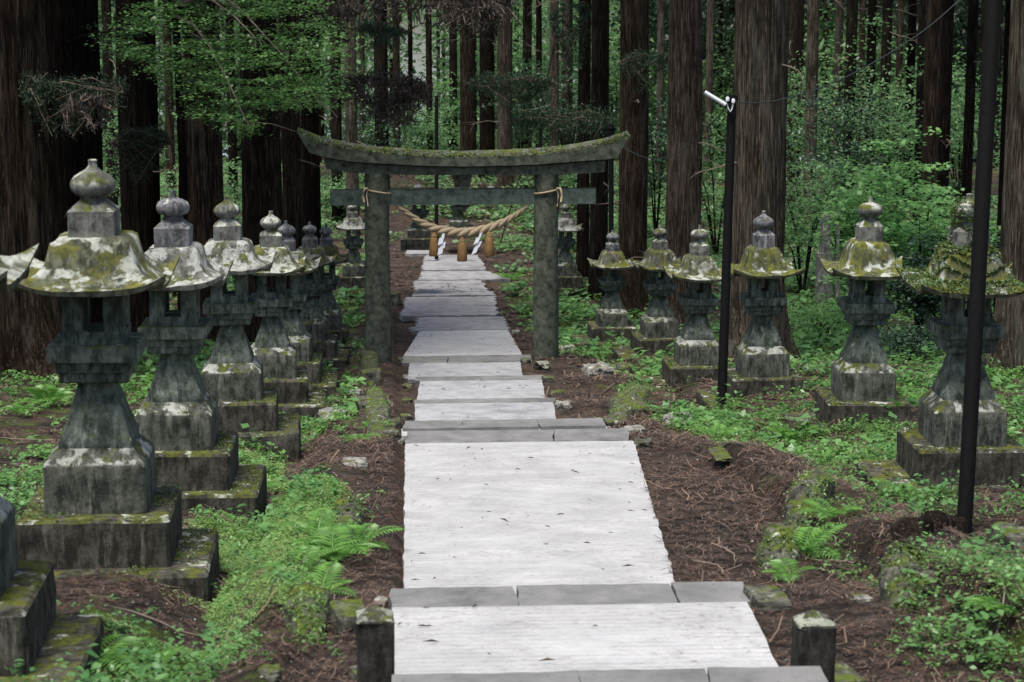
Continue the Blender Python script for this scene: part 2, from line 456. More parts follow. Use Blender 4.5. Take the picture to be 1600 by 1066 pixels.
M['pole'] = plain('black_steel', (.006, .006, .006), .75, spec=.12)
M['rust'] = plain('rusty_black_steel', (.03, .02, .016), .7, ns=9, var=.7)
M['white_plastic'] = plain('white_plastic', (.75, .76, .8), .4, var=.05)
M['cable'] = plain('cable', (.02, .03, .028), .6)
M['paper'] = plain('white_paper', (.78, .8, .84), .8, var=.04)
M['wood'] = plain('branch_wood', (.17, .12, .09), .9, ns=14, var=.5)
M['twig'] = plain('pale_twig', (.22, .17, .13), .9, ns=14, var=.4)
M['road'] = plain('pale_road', (.3, .3, .31), .9, ns=6, var=.2)
def straw(name, c, sc_=(1, 1, 1)):
    t = NT(name, .75, .3); f = t.noise(60, 5, .7, t.pos(sc_))
    t.col(t.cr(f, [(.3, tuple(x * .5 for x in c)), (.65, c)])); t.bump(f, .5, .01); return t.m
M['rope'] = straw('straw_rope', (.54, .42, .27))
M['tassel'] = straw('straw_tassel', (.37, .215, .08), (1, 1, .15))

# ------------------------------------------------------------------ terrain
def tgrid():
    xs = np.concatenate([np.linspace(-75, -12, 40)[:-1], np.linspace(-12, -4, 70)[:-1], np.arange(-4, 7.5, .05), np.linspace(7.5, 20, 110), np.linspace(20, 85, 40)[1:]])
    ys = np.concatenate([np.linspace(-25, 7, 40)[:-1], np.arange(7, 26, .055), np.geomspace(26, 130, 330), np.linspace(135, 260, 20)])
    X, Y = np.meshgrid(xs, ys); Z = ground(X, Y)
    V = np.stack([X, Y, Z], -1).reshape(-1, 3); nx = len(xs); ny = len(ys)
    i = np.arange(nx - 1)[None, :] + np.arange(ny - 1)[:, None] * nx
    Fq = np.stack([i, i + 1, i + 1 + nx, i + nx], -1).reshape(-1, 4)
    o = mesh('ground', V, Fq, M['soil'], smooth=180); tag(o, kind='structure')
tgrid()

# ------------------------------------------------------------------ paving
def slab_mesh(name, mat, y0, y1, z0, z1, xl0, xr0, xl1, xr1, th=.14, wob=.012, seed=0, crown=0.0):
    ny = max(3, int((y1 - y0) / .08)); nx = 26
    V = []
    us = np.linspace(0, 1, nx); vs = np.linspace(0, 1, ny)
    U, W = np.meshgrid(us, vs)
    xl = xl0 + (xl1 - xl0) * W; xr = xr0 + (xr1 - xr0) * W
    X = xl + (xr - xl) * U; Y = y0 + (y1 - y0) * W
    eu = np.where(U < .001, 1, np.where(U > .999, 1, 0)); ev = np.where(W < .001, 1, np.where(W > .999, 1, 0))
    X = X + wob * eu * fbm(Y * 5, U * 7 + seed, 0, 3); Y = Y + wob * ev * fbm(X * 5, W * 5 + seed, 0, 6)
    Z = z0 + (z1 - z0) * W + .0015 * fbm(X * 2, Y * 2, seed, 4)
    top = np.stack([X, Y, Z], -1).reshape(-1, 3); bot = top.copy(); bot[:, 2] -= th
    n = nx * ny; Fq = []
    for j in range(ny - 1):
        for i in range(nx - 1):
            a = j * nx + i; Fq.append([a, a + 1, a + 1 + nx, a + nx])
    bd = [i for i in range(nx)] + [j * nx + nx - 1 for j in range(1, ny)] + [(ny - 1) * nx + i for i in range(nx - 2, -1, -1)] + [j * nx for j in range(ny - 2, 0, -1)]
    k = len(bd)
    V = np.concatenate([top, bot[bd]])
    for q in range(k):
        a, b = bd[q], bd[(q + 1) % k]; Fq.append([b, a, n + q, n + (q + 1) % k])
    o = mesh(name, V, Fq, mat, smooth=40); tag(o, kind='structure'); return o
for i, (k, y0, y1, z0, z1, a, b, c, d) in enumerate(segs):
    if k == 'slab':
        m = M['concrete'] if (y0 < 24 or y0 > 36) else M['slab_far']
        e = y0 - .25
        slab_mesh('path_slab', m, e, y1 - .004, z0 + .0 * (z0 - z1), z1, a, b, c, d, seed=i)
    else:
        # the edging is laid in three blocks
        cuts = {0: (.43, .73), 2: (.35, .79), 4: (.66,), 6: (.29, .67), 8: (.2, .52), 10: (.5,), 12: (.35, .6)}[i]
        cs = [0, *cuts, 1]
        if i == 0: y0 = y1 - .38
        for q in range(len(cs) - 1):
            g = .004
            slab_mesh('edge_stone', M['edge'], y0, y1, z0 + .003 * q, z1 + .003 * q, a + (b - a) * cs[q] + g, a + (b - a) * cs[q + 1] - g, c + (d - c) * cs[q] + g, c + (d - c) * cs[q + 1] - g, th=.22, wob=.02, seed=i * 5 + q)
FL = [(516, 495, 646, 796, 653, 787), (494, 464, 626, 778, 636, 774), (463, 457, 645, 776, 648, 768), (456, 438, 648, 765, 648, 751), (438, 424, 656, 797, 658, 762),
      (423, 408, 660, 758, 662, 754), (407, 398, 660, 752, 664, 748), (397, 390, 634, 680, 636, 676)]
for i, (pa, pb, a, b, c, d) in enumerate(FL):
    g = lambda x, y: float(plane(y)) + .03 - .0 * i
    s0 = ray_z(700, pa, g); s1 = ray_z(700, pb, g)
    p = [ray_z(u, v, g).x for u, v in ((a, pa), (b, pa), (c, pb), (d, pb))]
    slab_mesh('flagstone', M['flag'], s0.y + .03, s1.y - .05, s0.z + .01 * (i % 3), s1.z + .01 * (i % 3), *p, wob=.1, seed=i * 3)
# pale forest road far right
pa = on_ground(1180, 413); pb = on_ground(1310, 401)
def road():
    V = []; Fq = []
    xs = np.linspace(pa.x - 4, pb.x + 8, 40)
    for x in xs:
        for y in (pa.y, pb.y): V.append((x, y, gz(x, y) + .06))
    for i in range(39): Fq.append([2 * i, 2 * i + 2, 2 * i + 3, 2 * i + 1])
    tag(mesh('road', V, Fq, M['road']), kind='structure')
road()

# ------------------------------------------------------------------ stone lanterns
def roof_mesh(hw, z0, h, lift, seed, N=34, top=.3, bell=1.):
    u = np.linspace(-1, 1, N); U, W = np.meshgrid(u, u)
    r = np.maximum(abs(U), abs(W)); mn = np.minimum(abs(U), abs(W)); c = np.where(r > 0, mn / np.maximum(r, 1e-6), 0)
    pr = np.array([0, .34, .43, .50, .555, .60, .66, .76, .88, 1.0]); pr[1:8] *= bell; pz = np.array([1.0, 1.0, .97, .88, .72, .48, .27, .14, .05, 0.])
    rr = np.maximum(r * (1 - .12 * c * (r < .62)), 0)
    Z = z0 + .035 + h * np.interp(rr, pr, pz) + lift * c ** 4 * r ** 5
    ext = 1 + .09 * c ** 5 * r ** 3
    # round the bell in plan
    rd = 1 - .1 * c ** 2 * (1 - sst(.5, .75, r))
    X = U * hw * ext * rd; Y = W * hw * ext * rd
    q = seed * 1.7
    Z = Z + .012 * fbm(X * 9 + q, Y * 9, q, 2) + .02 * fbm(X * 3 + q, Y * 3, q, 9)
    top_ = np.stack([X, Y, Z], -1).reshape(-1, 3)
    Zb = z0 + lift * c ** 4 * r ** 5 + .012 * (1 - r) - .0
    bot = np.stack([X * .985, Y * .985, Zb], -1).reshape(-1, 3)
    n = N * N; Fq = []
    for j in range(N - 1):
        for i in range(N - 1):
            a = j * N + i; Fq.append([a, a + 1, a + 1 + N, a + N]); Fq.append([n + a, n + a + N, n + a + 1 + N, n + a + 1])
    bd = [i for i in range(N)] + [j * N + N - 1 for j in range(1, N)] + [(N - 1) * N + i for i in range(N - 2, -1, -1)] + [j * N for j in range(N - 2, 0, -1)]
    for k in range(len(bd)):
        a, b = bd[k], bd[(k + 1) % len(bd)]; Fq.append([b, a, n + a, n + b])
    return np.concatenate([top_, bot]), Fq
def leaves(P, size, tilt=.5, rnd=None, asp=.6, up=None, fold=.25):
    """rhombic folded leaves at points P (n,3); returns V, F, attr"""
    rn = rnd or rng
    n = len(P); az = rn.uniform(0, 2 * math.pi, n); ti = rn.normal(0, tilt, n); ro = rn.normal(0, tilt, n)
    size = np.broadcast_to(size, (n,)) * rn.uniform(.6, 1.3, n)
    d = np.stack([np.cos(az) * np.cos(ti), np.sin(az) * np.cos(ti), np.sin(ti)], 1)
    s = np.stack([-np.sin(az) * np.cos(ro), np.cos(az) * np.cos(ro), np.sin(ro)], 1)
    nn = np.cross(d, s)
    S = size[:, None]
    b = P - d * S * .5; t = P + d * S * .5
    l = P - d * S * .05 + s * S * asp * .5 + nn * S * fold * .5; r_ = P - d * S * .05 - s * S * asp * .5 + nn * S * fold * .5
    V = np.stack([b, l, t, r_], 1).reshape(-1, 3)
    i = np.arange(n) * 4
    Fc = np.concatenate([np.stack([i, i + 2, i + 1], 1), np.stack([i, i + 3, i + 2], 1)])
    a = np.repeat(rn.uniform(0, 1, n), 4)
    return V, Fc, a
LANT = 'stone lanterns lining the shrine path'
def lantern(x, ybot, wpx, ytip, label, rz=0., seed=0, roof='roof', fin='finial', plinths=True, side=1, roofw=1., roofh=1., slim=1., ivy=False, pl2=True, plh=.3, shape='bell', chw=1., boxw=1., pw=.46, fb=.93):
    if side < 0 and fb == .93: fb = .80; roofh *= 1.15; roof = {'roof': 'roof_moss'}.get(roof, roof) if seed != 14 else roof; boxw *= .93
    D = .62 * F / wpx
    p = unproj(x, ybot, D); p.y += .31; base_z = p.z
    # height from the tip
    lo, hi = .8, 3.2
    for _ in range(30):
        m = (lo + hi) / 2
        if proj((p.x, p.y, base_z + m))[1] > ytip: lo = m
        else: hi = m
    H = lo; k = H / 2.10
    root = thing('stone_lantern', label, 'stone lantern', (p.x, p.y, base_z), rz, LANT)
    g0 = gz(p.x, p.y) - base_z
    _r = random.Random(seed * 7); root.rotation_euler = (_r.uniform(-.012, .012), _r.uniform(-.014, .014), rz + _r.uniform(-.03, .03))
    r = random.Random(seed)
    if plinths:
        m = MB(); m.loft([pw, pw, pw - .015], [-plh, -.02, 0], ch=.02, n=8, jit=.008, seed=seed); m.build('plinth', M['plinth'], root)
        if pl2:
            m = MB(); off = .13 * side if side > 0 else -.24
            m.loft([pw + .10, pw + .10, pw + .085], [min(-plh - .18, g0 - .25), -plh - .02, -plh + .002], c=(off, -.06), ch=.02, n=8, jit=.01, seed=seed + 1); m.build('lower_plinth', M['plinth'], root)
    if plinths and 60 < wpx < 200:
        rn = np.random.default_rng(seed + 900); nm_ = 2600 if wpx > 60 else 900
        X_ = rn.uniform(-pw, pw, nm_); Y_ = rn.uniform(-pw, pw, nm_); Z_ = np.zeros(nm_)
        X2 = rn.uniform(-pw - .09, pw + .09, nm_) + .13 * side; Y2 = rn.uniform(-pw - .13, pw, nm_); Z2 = np.full(nm_, -plh)
        o1 = (np.maximum(abs(X_), abs(Y_)) > .33); o2 = (np.maximum(abs(X2), abs(Y2)) > pw + .01)
        P_ = np.concatenate([np.stack([X_, Y_, Z_], 1)[o1], np.stack([X2, Y2, Z2], 1)[o2]])
        f_ = fbm(P_[:, 0] * 4 + seed, P_[:, 1] * 4, P_[:, 2], 5) + rn.normal(0, .12, len(P_)); P_ = P_[f_ > .0]; P_[:, 2] += .008 + .012 * rn.uniform(0, 1, len(P_))
        V_, F_, A_ = leaves(P_, .018 * max(1, 90 / wpx), .6, rn, .7); mesh('moss', V_, F_, M['ivy'], root, attr=A_ * .8)
    z = lambda a: a * k
    m = MB(); m.loft([.31, .31, .30, .225], [0, z(.29), z(.31), z(.385)], ch=.015, n=7, jit=.006, seed=seed + 2); m.build('base_block', M['block'], root)
    s_ = slim
    m = MB(); m.loft([.222 * s_, .222 * s_, .20 * s_, .165 * s_, .135 * s_, .115 * s_, .11 * s_], [z(.385), z(.425), z(.48), z(.58), z(.67), z(.74), z(.77)], ch=.012, n=6, nz=2, seed=seed + 3); m.build('shaft', M['body'], root)
    m = MB(); c_ = chw
    m.loft([.115, .15, .20 * c_, .21 * c_, .21 * c_, .225 * c_, .235 * c_, .27 * c_, .272 * c_, .272 * c_, .265 * c_], [z(.765), z(.775), z(.78), z(.79), z(.84), z(.845), z(.905), z(.915), z(.93), z(1.0), z(1.012)], ch=.012, n=7, nz=2, seed=seed + 4); m.build('platform', M['body'], root)
    # firebox with four window openings
    m = MB(); a = .19 * boxw; zb, zt = z(1.012), z(1.012 + .358 * fb)
    m.box(-a, a, -a, a, zb, zb + .075 * k)
    for sx in (-1, 1):
        for sy in (-1, 1):
            cx, cy = sx * (a - .062 - .004), sy * (a - .062 - .004)
            m.box(cx - .062, cx + .062, cy - .062, cy + .062, zb + .075 * k - .003, zt - .05 * k)
    m.box(-a, a, -a, a, zt - .05 * k, zt + .02)
    m.build('firebox', M['body'], root)
    hw = .44 * roofw
    V, Fq = roof_mesh(hw, zt - .01, .285 * k * roofh, .105 * k, seed, bell=(1. if side > 0 else .88) * random.Random(seed).uniform(.95, 1.04))
    rf = mesh('roof', V, Fq, M[roof], root, smooth=50)
    zr = zt + .025 + .285 * k * roofh
    # finial: pedestal, neck and bulb, stretched to reach the tip
    m = MB(); q = (H - zr) / .50
    bw = .142 * boxw * (1 if not ivy else 1.1)
    m.loft([bw + .0, bw, bw, bw - .01, .075], [zr - .04, zr + .12 * q, zr + .165 * q, zr + .175 * q, zr + .235 * q], ch=.006, n=5, nz=2, seed=seed + 6)
    if shape == 'bell':
        pf = [(.085, .22), (.078, .24), (.085, .255), (.115, .275), (.133, .30), (.139, .33), (.133, .36), (.11, .39), (.075, .415), (.045, .435), (.029, .455), (.025, .475), (.028, .497), (.018, .503)]
    else:
        pf = [(.08, .22), (.085, .255), (.075, .27), (.118, .29), (.135, .32), (.136, .36), (.12, .395), (.08, .42), (.03, .435), (.025, .46), (.022, .5), (.012, .503)]
    m.lathe([(a_, zr + b_ * q) for a_, b_ in pf], seed=seed)
    fo = m.build('finial', M[fin], root, smooth=40)
    if ivy:
        rn = np.random.default_rng(3)
        T = V[:34 * 34]; sel = T[rn.integers(0, len(T), 14000)] + rn.normal(0, .008, (14000, 3)); sel[:, 2] += .02
        rr = np.maximum(abs(sel[:, 0]), abs(sel[:, 1])) / hw
        keep = (rr < .72) | (rn.uniform(0, 1, len(sel)) < .4); sel = sel[keep]
        n2 = 3000; th = rn.uniform(0, 6.28, n2); zz = rn.uniform(0, .46, n2); ra = .145 + .012 * rn.uniform(-1, 1, n2) - .03 * (zz > .4)
        s2 = np.stack([ra * np.cos(th), ra * np.sin(th), zr + zz * q], 1)
        VV, FF, AA = leaves(np.concatenate([sel, s2]), .024, .5, rn)
        mesh('ivy', VV, FF, M['ivy'], root, attr=AA)
    return root
# left row, from the viewer away
lantern(-112, 948, 211, 172, 'near stone lantern cut off by the left edge, only its roof corner and plinth showing', 0, 1, 'roof', pl2=True, roofw=.96)
lantern(148, 805, 159, 250, 'biggest left lantern with whitish patches on its mossy bell roof and an onion finial', 0, 2, 'roof')
lantern(272, 705, 120, 298, 'left lantern with a dark drum-like finial, second full one from the viewer', -.02, 3, 'roof_pale', 'finial_grey', shape='drum', roofw=.93)
lantern(361, 628, 93, 307, 'left lantern with pale white roof and half-white onion finial, overlapping a darker one behind', .02, 4, 'roof_pale', 'finial')
lantern(424, 592, 75, 330, 'left lantern with olive roof bearing one square white patch', .03, 5, 'roof', 'finial', roofw=.95)
lantern(452, 566, 66, 345, 'left lantern with a smooth grey-white finial squeezed behind the olive-roofed one', 0, 6, 'roof', 'finial_grey', boxw=.9)
lantern(486, 533, 52, 347, 'dark left lantern with a dull roof, second nearest before the torii pillar', 0, 7, 'roof_dull', 'finial_grey', shape='drum')
lantern(511, 515, 45, 350, 'small dark left lantern nearest to the torii pillar on its outer side', 0, 8, 'roof_dull', 'finial_grey')
# right row
lantern(1517, 698, 115, 303, 'right lantern overgrown with ivy, behind the leaning black pole', 0, 11, 'roof', side=-1, ivy=True, roofw=1.05)
lantern(1357, 627, 88, 307, 'right lantern with bright moss roof and white patches standing in green ground cover', 0, 12, 'roof', side=-1, shape='drum', roofw=1.0)
lantern(1197, 590, 74, 330, 'right lantern with a smooth blue-grey finial in front of the thickest trunk', 0, 13, 'roof', 'finial_grey', side=-1)
lantern(1093, 572, 65, 352, 'squat right lantern with rough brown finial just left of the lamp post', .03, 14, 'roof', 'finial', side=-1, shape='drum', roofw=1.0, slim=1.05)
lantern(1033, 528, 53, 352, 'right lantern leaning slightly in front of the pale brown trunk', .04, 15, 'roof_dull', 'finial', side=-1, shape='drum')
lantern(958, 511, 47, 360, 'small green-grey lantern right of the torii with upturned pale roof corners', 0, 16, 'roof_dull', 'finial_grey', side=-1, chw=.95)
# beyond the gate
lantern(553, 432, 36, 316, 'far lantern half hidden behind the left torii pillar, white-topped roof', 0, 21, 'roof_pale', side=1, pl2=False)
lantern(884, 432, 36, 316, 'far lantern half hidden behind the right torii pillar, white-topped roof', 0, 22, 'roof_pale', side=-1, pl2=False)
lantern(826, 405, 27, 322, 'tiny pale lantern seen inside the torii against the right pillar', 0, 23, 'roof_pale', side=-1, pl2=False)
lantern(655, 372, 36, 287, 'dark lantern standing at the far left end of the path behind the rope', 0, 24, 'roof_dull', 'finial_grey', pl2=False, pw=.5)
lantern(718, 356, 31, 289, 'far dark lantern under the middle of the torii beam behind the thick rope', 0, 25, 'roof_dull', 'finial_grey', pl2=False)
lantern(768, 347, 27, 289, 'far dark lantern behind the rope, right of the middle one', 0, 26, 'roof_dull', 'finial_grey', pl2=False)

# ------------------------------------------------------------------ torii gate
TD = 40.0
def tp(px, py, d=TD): return unproj(px, py, d)
gate = thing('torii_gate', 'mossy grey-green stone torii gate across the path with a curved top lintel', 'torii gate', tuple(tp(721, 566)))
gl = gate.location.copy()
TY = gl.y
def tx(px, py):   # x,z of a picture point on the gate's plane
    # solve depth so that y == TY
    d = 40.
    for _ in range(12):
        q = unproj(px, py, d); d += (TY - q.y) / FWD.y
    q = unproj(px, py, d); return q.x - gl.x, q.z - gl.z
for xc, lean in ((591.5, -1), (852.5, 1)):
    m = MB(); xb, zb = tx(xc - lean * 0 + (0), 566); xt, zt = tx(xc + (-3 * lean * -1 if False else 0) , 270)
    rb, rt = .245, .215
    prof = []
    for i in range(16):
        t = i / 15; prof.append((rb + (rt - rb) * t, zb - .35 + (zt - zb + .35) * t))
    m.lathe(prof, c=(0, 0), n=32, jit=.02, seed=xc)
    o = m.build('pillar', M['torii'], gate, smooth=40); o.location = (xb, 0, 0)
# lintels follow the curve read from the photograph
def beam(name, ptsT, ptsB, half, mat, nseg=40, par=None, jit=.01):
    xsT = [p[0] for p in ptsT]
    V = []; Fq = []
    for i in range(nseg + 1):
        t = i / nseg
        a = np.interp(t * (len(ptsT) - 1), range(len(ptsT)), [p[0] for p in ptsT]); b = np.interp(t * (len(ptsT) - 1), range(len(ptsT)), [p[1] for p in ptsT])
        c = np.interp(t * (len(ptsB) - 1), range(len(ptsB)), [p[0] for p in ptsB]); d = np.interp(t * (len(ptsB) - 1), range(len(ptsB)), [p[1] for p in ptsB])
        x1, z1 = tx(a, b); x0, z0 = tx(c, d)
        for (x, y, z) in ((x0, -half, z0), (x1, -half * 1.0, z1), (x1, 0, z1 + half * .35), (x1, half, z1), (x0, half, z0)):
            V.append((x, y, z))
    k = 5
    for i in range(nseg):
        for j in range(k):
            a, b = i * k + j, i * k + (j + 1) % k; Fq.append([a, b, b + k, a + k])
    Fq.append(list(range(k))[::-1]); Fq.append([nseg * k + j for j in range(k)])
    V = np.array(V); V += jit * np.stack([fbm(V[:, 0] * 3, V[:, 1] * 3, V[:, 2] * 3, 1), fbm(V[:, 0] * 3, V[:, 1] * 3, V[:, 2] * 3, 2), fbm(V[:, 0] * 3, V[:, 1] * 3, V[:, 2] * 3, 3)], 1)
    return mesh(name, V, Fq, mat, gate, smooth=35)
topT = [(466, 207), (500, 221), (545, 231), (600, 238), (660, 242), (720, 244), (790, 242), (850, 239), (905, 232), (945, 224), (981, 212)]
topB = [(484, 236), (505, 243), (545, 250), (600, 254), (660, 257), (720, 258), (790, 257), (850, 254), (905, 250), (945, 247), (962, 244)]
beam('top_lintel', topT, topB, .27, M['torii'])
lowT = [(506, 245), (545, 252), (600, 256.5), (660, 259.5), (720, 260.5), (790, 259), (850, 256.5), (905, 252.5), (945, 249.5)]
lowB = [(510, 262), (545, 268), (600, 271), (660, 272), (720, 272), (790, 272), (850, 271.5), (905, 270), (943, 267)]
beam('under_lintel', lowT, lowB, .19, M['torii'])
m = MB(); (xa, za), (xb, zb) = tx(516, 320.5), tx(931, 294)
m.box(xa, xb, -.085, .085, za, zb); m.build('tie_beam', M['torii_beam'], gate)
m = MB(); (xa, za), (xb, zb) = tx(708, 293), tx(736, 272)
m.loft([(xb - xa) / 2 * .8, (xb - xa) / 2 * 1.15], [za, zb + .02], c=((xa + xb) / 2, 0), hy=.08); m.build('centre_strut', M['torii'], gate)
# moss and needles heaped along the top
rn = np.random.default_rng(5)
tt = rn.uniform(0, 1, 9000); xsn = np.interp(tt * 10, range(11), [p[0] for p in topT]); ysn = np.interp(tt * 10, range(11), [p[1] for p in topT])
P = []
for a, b in zip(xsn, ysn):
    xx, zz = tx(a, b); P.append((xx, rn.uniform(-.27, .27), zz))
P = np.array(P); P[:, 2] += -.01 + .075 * (1 - abs(P[:, 1]) / .27) + .022 * rn.uniform(0, 1, 9000) * (1 + fbm(P[:, 0] * 2, P[:, 1] * 3, 0, 4))
nm = noise(P[:, 0] * 1.4, P[:, 1] * 2, 0, 8) + .35 * (abs(P[:, 0] + 1) < 2) - .1 + rn.normal(0, .25, 9000)
V_, F_, A_ = leaves(P[nm > -.25], .05, .6, rn, .6); o = mesh('moss', V_, F_, M['ivy'], gate, attr=A_ * .55)
V_, F_, A_ = leaves(P[nm <= -.25], .07, .5, rn, .12); o = mesh('fallen_needles', V_, F_, M['litter'], gate, attr=A_ * .8)
for pts_ in (((565, 301), (577, 290), (592, 298), (610, 294)), ((832, 292), (850, 298), (866, 296), (877, 290))):
    pass

# ------------------------------------------------------------------ sacred rope
rope = thing('sacred_rope', 'thick twisted straw rope hanging between the torii pillars with tassels and white paper', 'rope', tuple(gate.location))
ptsR = [(609, 312), (622, 321), (637, 333), (655, 346), (675, 356), (697, 361.5), (720, 364), (745, 361.5), (768, 355), (790, 345), (808, 334), (820, 325), (832, 314)]
rr_ = [2.4, 2.9, 4, 5.6, 7, 7.8, 8.2, 7.8, 7, 5.6, 4, 2.9, 2.4]
cen = [tx(*p) for p in ptsR]
def strand(ph):
    pts, rad = [], []
    n = 150
    for i in range(n + 1):
        t = i / n * (len(cen) - 1)
        x = np.interp(t, range(len(cen)), [c[0] for c in cen]); z = np.interp(t, range(len(cen)), [c[1] for c in cen])
        r = np.interp(t, range(len(cen)), rr_) * TD / F
        x2 = np.interp(min(t + .1, len(cen) - 1), range(len(cen)), [c[0] for c in cen]); z2 = np.interp(min(t + .1, len(cen) - 1), range(len(cen)), [c[1] for c in cen])
        tv = Vector((x2 - x + 1e-5, 0, z2 - z)).normalized(); nv = Vector((-tv.z, 0, tv.x))
        a = ph + i / n * 2 * math.pi * 6
        c = Vector((x, 0, z)) + nv * (math.cos(a) * r * .5) + Vector((0, 1, 0)) * (math.sin(a) * r * .5)
        pts.append(c + Vector((0, -.05, 0))); rad.append(r * .56)
    return pts, rad
for s_i in range(3):
    m = MB(); p_, r_ = strand(s_i * 2.094); m.tube(p_, r_, 10); m.build('strand', M['rope'], rope, smooth=180)
for px, y0, y1, s_ in ((678, 362, 399, 1.), (722, 369, 407, 1.), (764, 361, 399, 1.)):
    (xa, za), (xb, zb) = tx(px, y0), tx(px, y1)
    m = MB(); h = za - zb
    m.lathe([(.03, 0), (.045, -.02), (.05, -.05), (.04, -.06), (.055, -.08), (.075, -.16), (.088, -.28), (.092, -h + .02), (.085, -h)], n=20, jit=.01, seed=px)
    o = m.build('tassel', M['tassel'], rope, smooth=40); o.location = (xa, -.10, za)
    m = MB(); m.tube([(0.052 * math.cos(a), .052 * math.sin(a), -.062) for a in np.linspace(0, 6.29, 16)], .009, 6); o2 = m.build('binding', M['rope'], o, 180)
def shide(px, y0, dx):
    V, Fq = [], []; zz = [tx(px, y0)]
    cur = Vector((0, 0, 0)); w_ = .09
    steps = [(0.35, .1), (1, .1), (1, .1), (1, .11)]
    x = 0.; z = 0.
    for i, (wf, h) in enumerate(steps):
        x0 = x; w1 = w_ * (.6 if i == 0 else 1)
        yy = -.012 * (i % 2) - .01 * i
        k = len(V)
        V += [(x0 - w1 / 2, yy, z), (x0 + w1 / 2, yy + .015, z + .03), (x0 + w1 / 2 + dx * .05 - .01, yy - .02, z - h + .02), (x0 - w1 / 2 + dx * .05 - .01, yy - .03, z - h - .02)]
        Fq.append([k, k + 1, k + 2, k + 3]); x += dx * .02 + (.035 if i % 2 else -.035); z -= h * .85
    V = np.array(V); V2 = V + np.array([0, .004, 0]); n = len(V)
    F2 = Fq + [[i + n for i in f[::-1]] for f in Fq]
    o = mesh('paper_streamer', np.concatenate([V, V2]), F2, M['paper'], rope); xx, z0 = tx(px, y0); o.location = (xx, -.14, z0)
shide(693, 364, -.25); shide(752, 363, -.9)
for xc, ex, ed in ((591.5, 565, -1), (852.5, 876, 1)):
    m = MB(); pp = []
    cx, cz = tx(xc, 296)
    for a in np.linspace(0, 2 * math.pi, 28):
        pp.append((cx + .232 * math.cos(a), .232 * math.sin(a), cz - .03 + .04 * math.cos(a * 1 + (0 if ed > 0 else math.pi))))
    m.tube(pp, .017, 8)
    k0 = cx + ed * .20; m.tube([(k0, -.14, cz + .03), (k0 + ed * .05, -.22, cz + .04), (k0 + ed * .08, -.24, cz - .07), (k0 + ed * .06, -.25, cz - .2)], [.02, .022, .02, .016], 8)
    m.tube([(k0, -.16, cz), (k0 + ed * .015, -.24, cz - .1), (k0 + ed * -.01, -.25, cz - .28)], .010, 6)
    m.build('tie_cord', M['rope'], rope, 180)

# ------------------------------------------------------------------ posts, lamp, cables
def post(px, ytop, ybot, wpx, label):
    D = .17 * F / wpx; p = unproj(px, ybot, D); p.y += .085
    zt = 0.; lo, hi = 0, 1.5
    for _ in range(30):
        mm = (lo + hi) / 2
        if proj((p.x, p.y, p.z + mm))[1] > ytop: lo = mm
        else: hi = mm
    root = thing('stone_post', label, 'stone post', (p.x, p.y, p.z), .03, 'low stone posts at the foot of the picture')
    m = MB(); m.loft([.085, .085], [min(-.1, gz(p.x, p.y) - p.z - .1), lo - .055], ch=.01, n=5, jit=.008, seed=px); m.build('shaft', M['post_rock'], root)
    m = MB(); m.loft([.087, .084, .01], [lo - .055, lo - .045, lo], ch=.01, n=5, nz=3, jit=.01, seed=px + 2); m.build('pointed_cap', M['post_rock'], root)
post(586, 947, 1049, 58, 'low square stone post with a pale pointed cap at the left of the white slab')
post(1276, 955, 1050, 59, 'low square stone post with a mossy pointed cap at the right of the white slab')

pb_ = unproj(1508, 800, 15.6); pt_ = unproj(1556, -60, 15.9)
pole = thing('black_pole', 'thick black steel pole leaning in front of the ivy-covered lantern', 'pole', tuple(pb_))
m = MB(); d = pt_ - pb_; m.tube([Vector((0, 0, 0)) - d * .12, d * .5, d], [.055, .058, .06], 20); m.build('tube', M['pole'], pole, 40)
m = MB(); m.tube([-d * .10, d * .006], [.053, .0515], 20); m.build('rusty_foot', M['rust'], pole, 40)

lb = unproj(1129, 592, 27.6); lt = unproj(1144, 152, 27.6)
lamp = thing('lamp_post', 'thin black lamp post with a tilted white tube light and cables at its top', 'lamp post', tuple(lb))
m = MB(); d = lt - lb; m.tube([-d * .1, d * .5, d], [.062, .058, .058], 14); m.build('post', M['pole'], lamp, 40)
m = MB(); m.tube([d * .985, d * 1.005], [.075, .075], 14); m.build('top_clamp', M['pole'], lamp, 40)
m = MB(); a = unproj(1101, 144, 27.5) - lb; b = unproj(1134, 164, 27.5) - lb
m.tube([a, a.lerp(b, .5), b], [.025, .026, .026], 12); m.build('tube_light', M['white_plastic'], lamp, 40)
m = MB(); m.tube([b, unproj(1140, 168, 27.5) - lb, unproj(1143, 176, 27.5) - lb], [.02, .022, .02], 8); m.build('light_bracket', M['pole'], lamp, 40)
for q, (ux, uy) in enumerate(((1137, 155), (1146, 158))):
    m = MB(); c0 = unproj(ux, uy, 27.45) - lb; m.lathe([(.008, -.035), (.022, -.02), (.023, .015), (.014, .03)], n=12); o = m.build('insulator', M['white_plastic'], lamp, 40); o.location = c0
m = MB(); m.tube([unproj(u, v, 27.45) - lb for u, v in ((1136, 162), (1138, 170), (1141, 175), (1144, 170), (1146, 160))], .008, 6); m.build('looped_wire', M['white_plastic'], lamp, 180)
def cable(pts, label, r=.012, grp=None):
    P = [unproj(*p) for p in pts]; n = len(P)
    q = []
    for i in range(40):
        t = i / 39 * (n - 1); q.append(Vector([np.interp(t, range(n), [p[k] for p in P]) for k in range(3)]))
    # smooth
    for _ in range(6): q = [q[0]] + [(q[i - 1] + q[i] * 2 + q[i + 1]) / 4 for i in range(1, 39)] + [q[-1]]
    o = thing('power_cable', label, 'cable', tuple(q[0]))
    m = MB(); m.tube([a - q[0] for a in q], r, 6); m.build('wire', M['cable'], o, 180)
